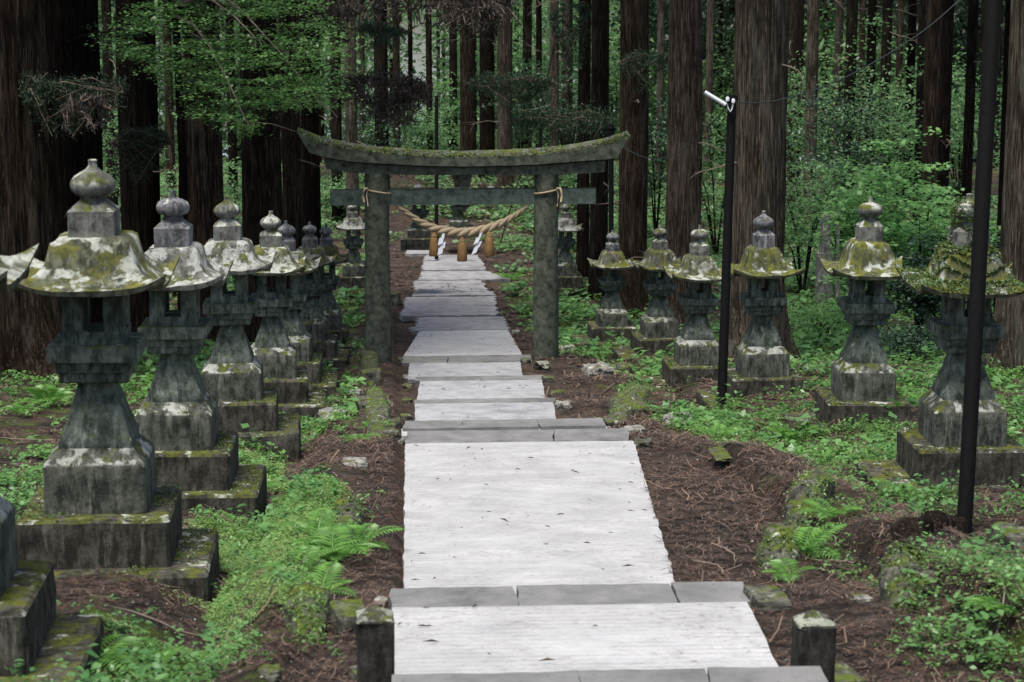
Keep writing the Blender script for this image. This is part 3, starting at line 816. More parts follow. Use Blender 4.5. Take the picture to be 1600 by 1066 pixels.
cable([(1146, 158, 27.5), (1170, 163, 27.6), (1215, 158, 27.8), (1270, 143, 28), (1330, 118, 28.5), (1390, 84, 29), (1450, 45, 29.5), (1500, 0, 30), (1560, -60, 30)], 'cable rising right from the lamp post across the thick trunk', .009)
cable([(1131, 172, 27.6), (1115, 190, 28), (1090, 218, 30), (1060, 240, 32), (1030, 250, 35), (1000, 245, 39), (978, 232, 43), (956, 214, 47)], 'cable sagging left from the lamp post towards the torii end', .008)
def smallpole(px, y0, y1, d, w_, label, capped=True):
    b = unproj(px, y1, d); t_ = unproj(px, y0, d)
    o = thing('thin_pole', label, 'pole', tuple(b)); m = MB(); dd = t_ - b
    m.tube([-dd * .15, dd * .5, dd], [w_, w_, w_], 10); m.build('shaft', M['pole'], o, 40)
    if capped:
        m = MB(); m.lathe([(w_ * 1.4, 0), (w_ * 1.6, .1), (w_ * 1.3, .16), (w_ * 1.6, .2), (w_ * .9, .3)], n=12); c = m.build('cap', M['pole'], o, 40); c.location = dd * 1.0
        m = MB(); m.tube([dd * .93 + Vector((-.13, -.05, 0)), dd * .93 + Vector((.13, -.05, .01))], .03, 8); m.build('connector', M['white_plastic'], o, 40)
smallpole(955, 215, 430, 47, .055, 'black pole with a cap and white connectors behind the right end of the torii')
smallpole(682, 150, 372, 66, .06, 'thin black pole far behind the gap between torii and rope', False)
smallpole(844, 200, 420, 60, .05, 'thin black pole rising behind the right torii pillar', False)

# ------------------------------------------------------------------ leaves, plants
def blob_shrub(name, label, px, py, d, rad, h, nl, size, mat, seed, stems=5, star=False, cat='shrub', group=None, droop=0, flat=.35, lift=.25):
    g = unproj(px, py, d); base = Vector((g.x, g.y, gz(g.x, g.y)))
    rn = np.random.default_rng(seed); o = thing(name, label, cat, tuple(base), 0, group)
    m = MB(); ends = []
    for s_ in range(stems):
        a = rn.uniform(0, 6.28); r_ = rad * rn.uniform(.3, .9); top = Vector((math.cos(a) * r_, math.sin(a) * r_, h * rn.uniform(.55, 1)))
        mid = Vector((top.x * .35, top.y * .35, top.z * .55)); m.tube([(0, 0, -.1), mid, top], [.02 + .004 * h, .012 + .003 * h, .006], 5)
        ends += [mid, top, mid.lerp(top, .5)]
        for _ in range(4):
            e = mid.lerp(top, rn.uniform(0, 1)); q = e + Vector((rn.normal(0, .35) * rad, rn.normal(0, .35) * rad, rn.uniform(-.05, .2) * h)); m.tube([e, q], [.008, .004], 4); ends.append(q)
    m.build('stems', M['bark_far'], o, 180)
    nc = max(20, nl // 26); C = []
    for _ in range(nc):
        e = ends[rn.integers(0, len(ends))]; C.append((e.x + rn.normal(0, .28) * rad, e.y + rn.normal(0, .28) * rad, max(h * lift, e.z + rn.normal(0, .10) * h)))
    C = np.array(C); idx = rn.integers(0, nc, nl)
    sp_ = rad * .16
    P = C[idx] + rn.normal(0, 1, (nl, 3)) * np.array([sp_, sp_, sp_ * flat])
    cb_ = rn.uniform(0, 1, nc)[idx]
    if star:
        V, Fc, A = star_leaves(P, size, rn)
        A = np.clip(np.repeat(cb_, 11) * .6 + A * .4, 0, 1)
    else:
        V, Fc, A = leaves(P, size, .4, rn, .6); A = np.clip(np.repeat(cb_, 4) * .55 + A * .45, 0, 1)
    mesh('foliage', V, Fc, mat, o, attr=A); return o
def star_leaves(P, size, rn):
    n = len(P); k = 11
    az = rn.uniform(0, 6.28, n); ti = rn.normal(-.15, .3, n); ro = rn.normal(0, .3, n); S = size * rn.uniform(.55, 1.25, n)
    d = np.stack([np.cos(az) * np.cos(ti), np.sin(az) * np.cos(ti), np.sin(ti)], 1); s = np.stack([-np.sin(az) * np.cos(ro), np.cos(az) * np.cos(ro), np.sin(ro)], 1)
    ang = np.array([0, 22, 42, 66, 95, 150, 210, 265, 294, 318, 338]) * math.pi / 180; rad = np.array([1, .62, .85, .5, .62, .35, .35, .62, .5, .85, .62]) * .55
    V = P[:, None, :] + S[:, None, None] * (d[:, None, :] * (np.cos(ang) * rad)[None, :, None] + s[:, None, :] * (np.sin(ang) * rad)[None, :, None])
    Fc = (np.arange(n)[:, None] * k + np.arange(k)[None, :])
    return V.reshape(-1, 3), Fc, np.repeat(rn.uniform(0, 1, n), k)

# ------------------------------------------------------------------ trees
def trunk_mesh(r0, r1, h, seed, flare=1.0, rings=46, n=44, ridge=.05, lean=(0, 0), z0=-.6):
    V = []; zs = np.concatenate([np.linspace(z0, 3, 22), np.linspace(3.2, 13, rings - 28), np.linspace(14.5, h, 6)])
    a = np.linspace(0, 2 * np.pi, n, endpoint=False)
    for z in zs:
        t = max(0, z) / h
        r = r0 + (r1 - r0) * t + flare * r0 * .55 * math.exp(-max(0, z) / .55)
        lob = 1 + .16 * math.exp(-max(0, z) / .7) * np.cos(a * 5 + seed) * flare
        rd = 1 + ridge * fbm(np.cos(a) * 6 + seed, np.sin(a) * 6, z * .22, seed) + (.045 * (np.abs(fbm(np.cos(a) * 13 + seed, np.sin(a) * 13, z * .35, seed + 4)) * 2.2 - .5) if n > 60 else 0) + .05 * noise(np.cos(a) * 1.5, np.sin(a) * 1.5, z * .3 + seed, seed)
        rr = r * lob * rd
        V.append(np.stack([rr * np.cos(a) + lean[0] * z, rr * np.sin(a) + lean[1] * z, np.full(n, z)], 1))
    V = np.concatenate(V); m = len(zs)
    i = np.arange(n)[None, :] + np.arange(m - 1)[:, None] * n; j = (np.arange(n)[None, :] + 1) % n + np.arange(m - 1)[:, None] * n
    return V, np.stack([i, j, j + n, i + n], -1).reshape(-1, 4)
def crown_data():
    rn = np.random.default_rng(77); n = 1500
    z = rn.uniform(0, 1, n) ** .8; r = (1 - z * .8) * 3.4 * np.sqrt(rn.uniform(.02, 1, n)); a = rn.uniform(0, 6.28, n)
    P = np.stack([r * np.cos(a), r * np.sin(a), 13 + z * 11], 1)
    return leaves(P, .75, .5, rn, .7)
_cv, _cf, _ca = crown_data()
crown_src = mesh('crown', _cv, _cf, M['crown'], attr=_ca)
_crown_used = [False]
def add_crown(root, scale=1.0, rz=0):
    if not _crown_used[0]: c = crown_src; _crown_used[0] = True
    else: c = crown_src.copy(); COL.objects.link(c)
    c.parent = root; c.scale = (scale, scale, 1); c.rotation_euler = (0, 0, rz)
def dead_branches(root, r0, seed, zr, n=6, L=.9, mat='twig'):
    rn = np.random.default_rng(seed)
    for _ in range(n):
        m = MB(); z = rn.uniform(*zr); a = rn.uniform(math.pi * 1.0, math.pi * 2.0); l = L * rn.uniform(.5, 1.6)
        p = Vector((math.cos(a) * r0 * .8, math.sin(a) * r0 * .8, z)); d = Vector((math.cos(a), math.sin(a), rn.uniform(-.35, .2))); pts = [p.copy()]
        for k in range(5):
            p = p + d * l / 5; d = (d + Vector((rn.normal(0, .2), rn.normal(0, .2), rn.normal(-.03, .16)))).normalized(); pts.append(p.copy())
            if k in (1, 2, 3):
                e = p + (d + Vector((rn.normal(0, .5), rn.normal(0, .5), rn.normal(0, .5)))) * l * .25; m.tube([p, (p + e) / 2 + Vector((0, 0, .02)), e], [.006, .004, .002], 4)
        m.tube(pts, [.016, .013, .010, .008, .006, .003], 5); m.build('branch', M[mat], root, 180)
def tree(px, wpx, d, label, mat='bark', base_y=None, lean=0., seed=0, flare=1., crown=True, nb=4, group=None, h=24, cat='tree', name='cedar_tree', py=300):
    r0 = wpx / 2 * d / F
    g = unproj(px, py, d); y = g.y; x = g.x
    z = gz(x, y)
    root = thing(name, label, cat, (x, y, z), 0, group)
    ns = 132 if d < 50 else (48 if d < 65 else 18)
    V, Fq = trunk_mesh(r0, r0 * .78, h, seed, flare, n=ns, rings=70 if d < 50 else 36, ridge=.10 if d < 60 else .06, lean=(lean, 0))
    mesh('trunk', V, Fq, M[mat], root, smooth=180)
    if crown and (d < 56 or (d < 84 and seed % 3 == 0)): add_crown(root, 1.0 if d < 60 else .9, seed)
    if nb: dead_branches(root, r0, seed + 50, (max(1.5, EZ - z - 6.5), EZ - z + .5), nb, .8 if d < 60 else 1.3)
    return root
TR = [
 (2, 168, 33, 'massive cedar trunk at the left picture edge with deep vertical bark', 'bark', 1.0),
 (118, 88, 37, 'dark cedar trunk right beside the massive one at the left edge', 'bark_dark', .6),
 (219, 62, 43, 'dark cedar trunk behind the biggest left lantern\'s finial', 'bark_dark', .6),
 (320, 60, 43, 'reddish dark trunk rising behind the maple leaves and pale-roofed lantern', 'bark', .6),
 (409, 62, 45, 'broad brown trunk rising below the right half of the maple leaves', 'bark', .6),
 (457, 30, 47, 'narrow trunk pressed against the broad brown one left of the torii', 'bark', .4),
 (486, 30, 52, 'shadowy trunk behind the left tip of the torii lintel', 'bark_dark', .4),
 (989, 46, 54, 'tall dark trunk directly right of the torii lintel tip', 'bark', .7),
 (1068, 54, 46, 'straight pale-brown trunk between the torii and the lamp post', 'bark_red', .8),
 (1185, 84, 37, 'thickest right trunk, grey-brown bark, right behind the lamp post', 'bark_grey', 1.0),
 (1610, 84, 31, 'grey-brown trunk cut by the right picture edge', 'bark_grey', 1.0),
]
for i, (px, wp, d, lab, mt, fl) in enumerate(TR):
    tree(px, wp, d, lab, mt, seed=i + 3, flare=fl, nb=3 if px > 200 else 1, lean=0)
G1 = 'slender cedar trunks in the forest behind the torii'
BG = [
 (527, 18, 74, 'dark slender trunk just right of the maple leaves'), (551, 20, 72, 'pale lichened slender trunk above the torii\'s left shoulder'), (568, 9, 95, 'very thin trunk beside the pale lichened one'),
 (598, 22, 78, 'dark shaggy trunk above the left torii pillar'), (621, 12, 84, 'thin trunk right of the dark shaggy one'), (643, 8, 98, 'thin trunk left of the brightest gap in the forest'),
 (672, 10, 88, 'thin dark trunk right of the brightest gap'), (686, 6, 112, 'first hair-thin trunk right of the bright gap'), (695, 6, 118, 'second hair-thin trunk right of the bright gap'),
 (709, 13, 92, 'slim dark trunk next to the trio above the lintel\'s middle'), (732, 25, 84, 'left trunk of the trio above the lintel\'s middle'), (762, 24, 82, 'middle trunk of the trio above the lintel\'s middle'),
 (789, 24, 80, 'right reddish trunk of the trio above the lintel\'s middle'), (823, 15, 86, 'dark trunk above the right part of the torii beam'), (842, 10, 90, 'thin trunk above the torii\'s right pillar'),
 (866, 15, 75, 'slim reddish trunk right of the torii\'s right pillar top'), (883, 14, 80, 'slim trunk beside the slim reddish one'), (911, 20, 62, 'brown trunk left of the twin above the lintel\'s right end'),
 (936, 29, 58, 'wide brown trunk above the lintel\'s right end'), (1030, 12, 84, 'thin trunk left of the straight pale-brown one'), (1105, 12, 90, 'thin dark trunk between pale-brown trunk and lamp post'), (1122, 9, 100, 'very thin trunk behind the lamp tube'),
 (1235, 14, 78, 'thin trunk touching the thickest trunk on its right'), (1248, 8, 100, 'thin trunk, second to the right of the thickest trunk'), (1265, 20, 70, 'trunk with pale dead branch right of the thickest trunk'),
 (1285, 9, 95, 'narrow dark trunk behind the rising cable\'s start'), (1305, 13, 82, 'slim trunk above the pale distant marker'), (1323, 19, 68, 'dark trunk above the bushy slope, left of centre'),
 (1341, 10, 92, 'thin trunk left of the pair above the leafy shrub'), (1355, 15, 76, 'trunk above the bright moss-roofed lantern'), (1378, 17, 72, 'trunk right of the one above the moss-roofed lantern'),
 (1399, 10, 90, 'thin trunk half covered by the shrub crown'), (1417, 14, 80, 'slim trunk left of the dark pair'), (1433, 12, 66, 'slim lit trunk touching the black trunk'),
 (1452, 26, 52, 'black thick trunk in the middle of the leafy shrubs'), (1473, 19, 60, 'dark red trunk right behind the black thick one'), (1510, 17, 56, 'dark trunk left of the leaning black pole'),
 (1529, 11, 80, 'thin trunk right beside the leaning pole, on its left'), (1570, 20, 62, 'dark trunk between leaning pole and right edge trunk'),
 (175, 16, 75, 'slim trunk in the gap left of the maple leaves'), (268, 14, 80, 'slim trunk seen in the green gap below the maple leaves'), (365, 14, 80, 'slim trunk in the dark gap between two big left trunks'),
]
for i, (px, wp, d, lab) in enumerate(BG):
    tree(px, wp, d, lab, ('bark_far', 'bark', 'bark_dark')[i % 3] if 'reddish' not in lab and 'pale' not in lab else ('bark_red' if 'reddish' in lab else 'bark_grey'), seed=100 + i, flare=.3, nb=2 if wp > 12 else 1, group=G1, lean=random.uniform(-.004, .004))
# a few more thin trunks fill the back of the wood
G2 = 'thin trunks crowding the far back of the wood'
k = 0
for i in range(40):
    px = random.uniform(500, 1600) if i % 4 else random.uniform(150, 500); d = random.uniform(86, 125)
    if 625 < px < 690 or 500 > px > 480: continue
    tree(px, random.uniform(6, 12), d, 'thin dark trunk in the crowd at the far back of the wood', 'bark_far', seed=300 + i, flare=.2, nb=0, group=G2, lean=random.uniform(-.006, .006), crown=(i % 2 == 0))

# leaning sapling behind the torii
a = unproj(822, 235, 64); b = unproj(862, 90, 64)
o = thing('leaning_sapling', 'thin leaning stem crossing the trunks above the right torii pillar', 'sapling', tuple(a)); m = MB(); dd = b - a
m.tube([-dd * 1.0, dd * .5 + Vector((.06, 0, 0)), dd, dd * 1.3], [.022, .02, .018, .014], 8); m.build('stem', M['bark'], o, 180)

# maple
def maple():
    rn = np.random.default_rng(11)
    g = unproj(276, 300, 36); base = Vector((g.x, g.y, gz(g.x, g.y)))
    o = thing('maple_tree', 'maple with layered sprays of small green leaves at the upper left', 'tree', tuple(base))
    m = MB(); top = unproj(270, -60, 36) - base
    m.tube([(0, 0, -.3), top * .5 + Vector((.1, 0, 0)), top, top * 1.25], [.09, .075, .06, .03], 10); m.build('trunk', M['bark_dark'], o, 180)
    P = []; cl = []
    outline = [(160, 30), (230, -30), (330, -60), (450, -50), (520, 30), (535, 110), (530, 165), (490, 170), (455, 175), (420, 165), (395, 215), (360, 205), (330, 190), (300, 180), (270, 130), (220, 100), (165, 70)]
    def inside(x, y):
        c = False; n = len(outline)
        for i in range(n):
            x1, y1 = outline[i]; x2, y2 = outline[(i + 1) % n]
            if (y1 > y) != (y2 > y) and x < (x2 - x1) * (y - y1) / (y2 - y1) + x1: c = not c
        return c
    limbs = []
    for tgt in ((170, 50), (240, 20), (330, 90), (400, 60), (385, 190), (450, 120), (520, 100), (500, 160), (310, 150), (450, 10), (540, 50)):
        dz = rn.uniform(31, 37); e = unproj(tgt[0], tgt[1], dz) - base; s_ = top * rn.uniform(.80, 1.0)
        mid = s_.lerp(e, .5) + Vector((0, 0, .35)); pts = [s_, s_.lerp(mid, .6) + Vector((0, 0, .1)), mid, mid.lerp(e, .5) + Vector((0, 0, .05)), e, e + Vector((.1, 0, -.12))]
        mm = MB(); mm.tube(pts, [.035, .028, .02, .014, .008, .003], 6)
        for _ in range(7):
            q = pts[rn.integers(2, 5)]; e2 = q + Vector((rn.normal(0, .35), rn.normal(0, .3), rn.normal(-.1, .12))); mm.tube([q, (q + e2) / 2 + Vector((0, 0, .04)), e2], [.008, .006, .003], 4)
        mm.build('limb', M['twig'] if rn.uniform() < .35 else M['bark_dark'], o, 180)
    n = 0
    while n < 620:
        x, y = rn.uniform(150, 545), rn.uniform(-60, 225)
        if not inside(x, y) or noise(x * .022, y * .035, 0, 4) < -.42: continue
        d_ = rn.uniform(30.5, 38); c = unproj(x, y, d_) - base; k_ = rn.integers(22, 46)
        # flat spray
        q = rn.normal(0, 1, (k_, 3)) * np.array([.17, .2, .018]); q[:, 2] -= .25 * (q[:, 0] ** 2 + q[:, 1] ** 2)
        P.append(q + np.array(c)); cl.append(np.full(k_, rn.uniform(0, 1))); n += 1
    P = np.concatenate(P); cl = np.concatenate(cl)
    V, Fc, A = star_leaves(P, .075, rn); A = np.clip(np.repeat(cl, 11) * .6 + A * .4, 0, 1)
    mesh('foliage', V, Fc, M['maple'], o, attr=A)
maple()

# leafy shrubs on the right slope and in the back
SH = 'leafy shrubs in the wood'
def place_shrubs():
    # px, py, d, rad, h, n, leaf size, mat, star, label
    L = [
     (1312, 400, 60, 1.1, 3.2, 2600, .13, 'shrub', 1, 'bright green big-leaved shrub left of the moss-roofed right lantern'),
     (1360, 420, 46, 1.3, 3.6, 3400, .16, 'shrub', 1, 'tall big-leaved shrub rising above the moss-roofed right lantern'),
     (1440, 430, 44, 1.2, 3.4, 3000, .17, 'shrub', 1, 'big-leaved shrub in front of the black thick trunk'),
     (1500, 430, 47, 1.0, 3.2, 2200, .16, 'shrub', 1, 'big-leaved shrub between black trunk and leaning pole'),
     (1255, 400, 58, 1.2, 3.4, 2600, .11, 'far_leaf', 0, 'pale green bush beside the thickest trunk'),
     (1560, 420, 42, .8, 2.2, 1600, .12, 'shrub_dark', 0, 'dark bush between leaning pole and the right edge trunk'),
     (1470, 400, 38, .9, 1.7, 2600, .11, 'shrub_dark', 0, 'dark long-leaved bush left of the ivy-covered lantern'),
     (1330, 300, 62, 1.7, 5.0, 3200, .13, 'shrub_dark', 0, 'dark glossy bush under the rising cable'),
     (1400, 330, 66, 2.0, 5.6, 3600, .14, 'far_leaf', 0, 'pale bush far behind the tall big-leaved shrub'),
     (1500, 330, 70, 2.2, 5.4, 3600, .15, 'far_leaf', 0, 'pale bush far behind the leaning pole'),
     (1255, 330, 74, 1.9, 5.2, 3200, .14, 'far_leaf', 0, 'pale far bush right of the thickest trunk'),
     (1120, 330, 66, 1.4, 4.2, 2800, .13, 'far_leaf', 0, 'green bush between pale-brown trunk and lamp post'),
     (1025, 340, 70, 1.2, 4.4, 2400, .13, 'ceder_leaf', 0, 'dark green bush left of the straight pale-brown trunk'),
     (640, 300, 86, 1.5, 2.6, 2200, .15, 'far_leaf', 0, 'bright green bush below the brightest forest gap'),
     (705, 300, 92, 1.5, 3.0, 2200, .16, 'far_leaf', 0, 'green bush left of the trunk trio'),
     (815, 310, 84, 1.6, 4.2, 2600, .15, 'far_leaf', 0, 'green bush right of the trunk trio'),
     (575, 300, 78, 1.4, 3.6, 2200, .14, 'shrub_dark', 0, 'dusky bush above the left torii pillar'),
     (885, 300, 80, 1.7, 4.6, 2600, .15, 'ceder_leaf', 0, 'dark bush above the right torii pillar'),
     (270, 330, 58, 1.1, 3.4, 2600, .1, 'far_leaf', 0, 'blue-green bush in the gap below the maple leaves'),
     (172, 330, 62, 1.0, 4.2, 2400, .1, 'far_leaf', 0, 'green bush behind the biggest lantern\'s finial, left side'),
     (364, 330, 60, 1.0, 3.4, 2200, .1, 'far_leaf', 0, 'blue-green bush between two big left trunks'),
     (1180, 300, 96, 2.8, 6.0, 3000, .18, 'far_leaf', 0, 'far bush half hidden by the thickest trunk'),
     (960, 300, 94, 2.2, 6.0, 2600, .18, 'far_leaf', 0, 'far bush half hidden behind the wide brown trunk'),
     (760, 290, 96, 2.0, 5.0, 2200, .18, 'far_leaf', 0, 'far bush half hidden behind the trunk trio'),
     (1290, 470, 42, 1.0, .8, 2600, .07, 'shrub', 0, 'low fern-green thicket behind the moss-roofed right lantern'),
     (1420, 480, 36, 1.0, .6, 2600, .06, 'shrub_dark', 0, 'low dark fern thicket between the two nearest right lanterns'),
    ]
    for i, (px, py, d, rad, h, n, s, mt, st, lab) in enumerate(L):
        blob_shrub('leafy_shrub', lab, px, py, d, rad, h, int(n * 1.0), s, M[mt], 400 + i, star=bool(st), group=SH, stems=6, flat=.25 if st else .45)
place_shrubs()
def far_wood():
    rn = np.random.default_rng(9); P = []; A = []; PD = []; AD = []
    nc = 9500
    X = []
    for _ in range(nc):
        px = rn.uniform(60, 1640) if _ % 3 else rn.uniform(960, 1640); d = rn.uniform(92, 135)
        py = rn.uniform(-120, 330)
        dens = .85
        if 618 < px < 694 and 20 < py < 250: dens = .02
        if px < 560: dens = .85
        if 920 < px < 960 and py < 120: dens = .3
        if rn.uniform() > dens: continue
        c = np.array(unproj(px, py, d)); k_ = 34
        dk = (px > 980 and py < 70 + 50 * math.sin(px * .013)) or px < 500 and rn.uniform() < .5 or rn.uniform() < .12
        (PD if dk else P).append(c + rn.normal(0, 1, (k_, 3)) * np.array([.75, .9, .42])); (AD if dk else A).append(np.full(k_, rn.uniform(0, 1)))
    P = np.concatenate(P); A = np.concatenate(A)
    V, Fc, a = leaves(P, .34, .6, rn, .6); a = np.clip(np.repeat(A, 4) * .6 + a * .4, 0, 1)
    tag(mesh('distant_foliage', V, Fc, M['far_leaf'], attr=a), kind='stuff')
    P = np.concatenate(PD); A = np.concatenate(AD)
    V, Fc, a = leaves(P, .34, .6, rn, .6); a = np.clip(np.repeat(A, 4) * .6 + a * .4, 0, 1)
    tag(mesh('distant_shaded_foliage', V, Fc, M['far_dark'], attr=a), kind='stuff')  # darker leaf colour paints in the shade between the far trunks
far_wood()
# cedar sprays and dead twigs hanging among the trunks
def spray(px, py, d, w_, h_, n, mat, name, label, size, cat):
    c = unproj(px, py, d); rn = np.random.default_rng(int(px) + int(py))
    o = thing(name, label, cat, tuple(c)); m = MB(); P = []
    W_ = w_ * d / F; H_ = h_ * d / F
    for _ in range(max(7, n // 200)):
        e = Vector((rn.uniform(-1, 1) * W_ / 2, rn.normal(0, .3), rn.uniform(-1, 1) * H_ / 2)); s0 = Vector((-W_ * .6 * (1 if _ % 2 else -1), .3, H_ * .25))
        mid = s0.lerp(e, .5) + Vector((0, 0, .15)); m.tube([s0, mid, e], [.016, .01, .004], 5)
        k_ = n // max(7, n // 200)
        tt = rn.uniform(.25, 1, k_); q = np.array([np.array(s0.lerp(mid, t * 2) if t < .5 else mid.lerp(e, t * 2 - 1)) for t in tt])
        P.append(q + rn.normal(0, 1, (k_, 3)) * np.array([.14, .14, .09]) * (W_ / 2))
    m.build('twigs', M['wood'], o, 180)
    P = np.concatenate(P); V, Fc, A = leaves(P, size, .9, rn, .1 if mat == 'dead' else .22); mesh('foliage', V, Fc, M[mat], o, attr=A)
_sp = spray
def spray(px, py, d, w_, h_, n, mat, name, label, size, cat):
    if mat == 'ceder_leaf' and px < 300: mat = 'far_dark'; n = int(n * 2.4); size *= .5
    if mat == 'ceder_leaf': n = int(n * 2.6); size *= .55
    _sp(px, py, d, w_, h_, n, mat, name, label, size, cat)
spray(640, 25, 42, 240, 60, 1500, 'dead', 'bare_branch', 'dense tangle of leafless grey twigs at the top centre', .28, 'branch')
spray(590, 165, 52, 130, 90, 2200, 'dead', 'bare_branch', 'brown dead twig tangle above the torii\'s left shoulder', .26, 'branch')
spray(735, 20, 44, 110, 60, 1100, 'dead', 'bare_branch', 'leafless twig fan crossing the trunk trio at the top', .26, 'branch')
spray(600, 60, 54, 70, 40, 1200, 'ceder_leaf', 'cedar_bough', 'green cedar bough left of the brightest forest gap', .16, 'branch')
spray(800, 145, 50, 120, 50, 1800, 'ceder_leaf', 'cedar_bough', 'dark cedar bough across the right trunk of the trio', .16, 'branch')
spray(880, 200, 50, 130, 45, 1800, 'ceder_leaf', 'cedar_bough', 'dark cedar bough just above the lintel\'s right half', .16, 'branch')
spray(890, 60, 55, 50, 110, 1600, 'ceder_leaf', 'cedar_bough', 'dark hanging cedar bough left of the wide brown trunk', .16, 'branch')
spray(110, 170, 32, 130, 90, 2200, 'ceder_leaf', 'cedar_bough', 'dark hanging cedar bough in front of the left trunks', .14, 'branch')
spray(135, 185, 31, 60, 40, 300, 'dead', 'bare_branch', 'brown withered twigs below the dark bough at the left', .2, 'branch')
spray(220, 250, 38, 80, 100, 1500, 'ceder_leaf', 'cedar_bough', 'dark bough in front of the trunk behind the biggest lantern', .14, 'branch')
spray(1010, 115, 50, 70, 60, 1000, 'ceder_leaf', 'cedar_bough', 'small green bough right of the tall dark trunk', .14, 'branch')

# far pale stone markers
for px, w_, h0, h1, lab in ((1288, 15, 335, 392, 'pale upright stone marker far behind the shrubs'), (1309, 5, 330, 385, 'thin pale upright stone beside the stone marker')):
    b = unproj(px, h1, 56); t_ = unproj(px, h0, 56)
    o = thing('stone_marker', lab, 'stone marker', tuple(b)); hw = w_ / 2 * 56 / F
    m = MB(); m.loft([hw, hw, hw * .8], [-1.2, (t_.z - b.z) * .95, t_.z - b.z], ch=.03); m.build('shaft', M['pale_rock'], o)
    m = MB(); m.loft([hw * 1.6, hw * 1.5], [-1.3, -.05], ch=.03); m.build('foot', M['pale_rock'], o)

# ------------------------------------------------------------------ rocks
RK = 'rocks along the path borders'
def rock(px, py, wpx, hpx, label, mat='moss_rock', seed=0, boxy=.0, dz=0., rot=0., depth=1., name='rock', sink=.62):
    p = on_ground(px, py); d = (p - EYE).dot(FWD); s = d / F; a = wpx * s / 2; h = hpx * s * (.62 if wpx > 16 else .8); depth *= 1.25
    n = 3; V = []; N = 12
    u = np.linspace(-1, 1, N)
    me_v = []; Fq = []
    # cube-sphere
    idx = 0
    for ax in range(3):
        for sg in (-1, 1):
            U, W = np.meshgrid(u, u); c = np.full_like(U, sg)
            q = [None] * 3; q[ax] = c; q[(ax + 1) % 3] = U * sg; q[(ax + 2) % 3] = W
            v = np.stack(q, -1).reshape(-1, 3); me_v.append(v)
            for j in range(N - 1):
                for i in range(N - 1):
                    k_ = idx + j * N + i; Fq.append([k_, k_ + 1, k_ + 1 + N, k_ + N])
            idx += N * N
    v = np.concatenate(me_v); sph = v / np.linalg.norm(v, axis=1)[:, None]; b = .35 + .55 * boxy
    v = sph * (1 - b) + v * b * .85
    nz = fbm(v[:, 0] * 1.3 + seed, v[:, 1] * 1.3, v[:, 2] * 1.3, seed) * (.35 * (1 - boxy) + .06) + .05 * fbm(v[:, 0] * 5 + seed, v[:, 1] * 5, v[:, 2] * 5, seed + 3)
    v = v * (1 + nz)[:, None] * np.array([a, a * depth, h / 1.6])
    v[:, 2] = np.where(v[:, 2] < 0, v[:, 2] * 1.5, v[:, 2]); v[:, :2] *= (1 + .12 * np.clip(-v[:, 2:3] / h, 0, 1)); v[:, 2] += h / 1.6 * (1 - sink * 1.2)
    o = mesh(name, v, Fq, M[mat], smooth=50)
    o.location = (p.x, p.y + a * depth * .6, p.z + dz); o.rotation_euler = (0, 0, rot)
    # weld the seams
    import bmesh
    bm = bmesh.new(); bm.from_mesh(o.data); bmesh.ops.remove_doubles(bm, verts=bm.verts, dist=.0005); bmesh.ops.recalc_face_normals(bm, faces=bm.faces); bm.to_mesh(o.data); bm.free()
    for pl_ in o.data.polygons: pl_.use_smooth = True
    o.data.set_sharp_from_angle(angle=R(45))
    tag(o, label, 'rock', RK); return o
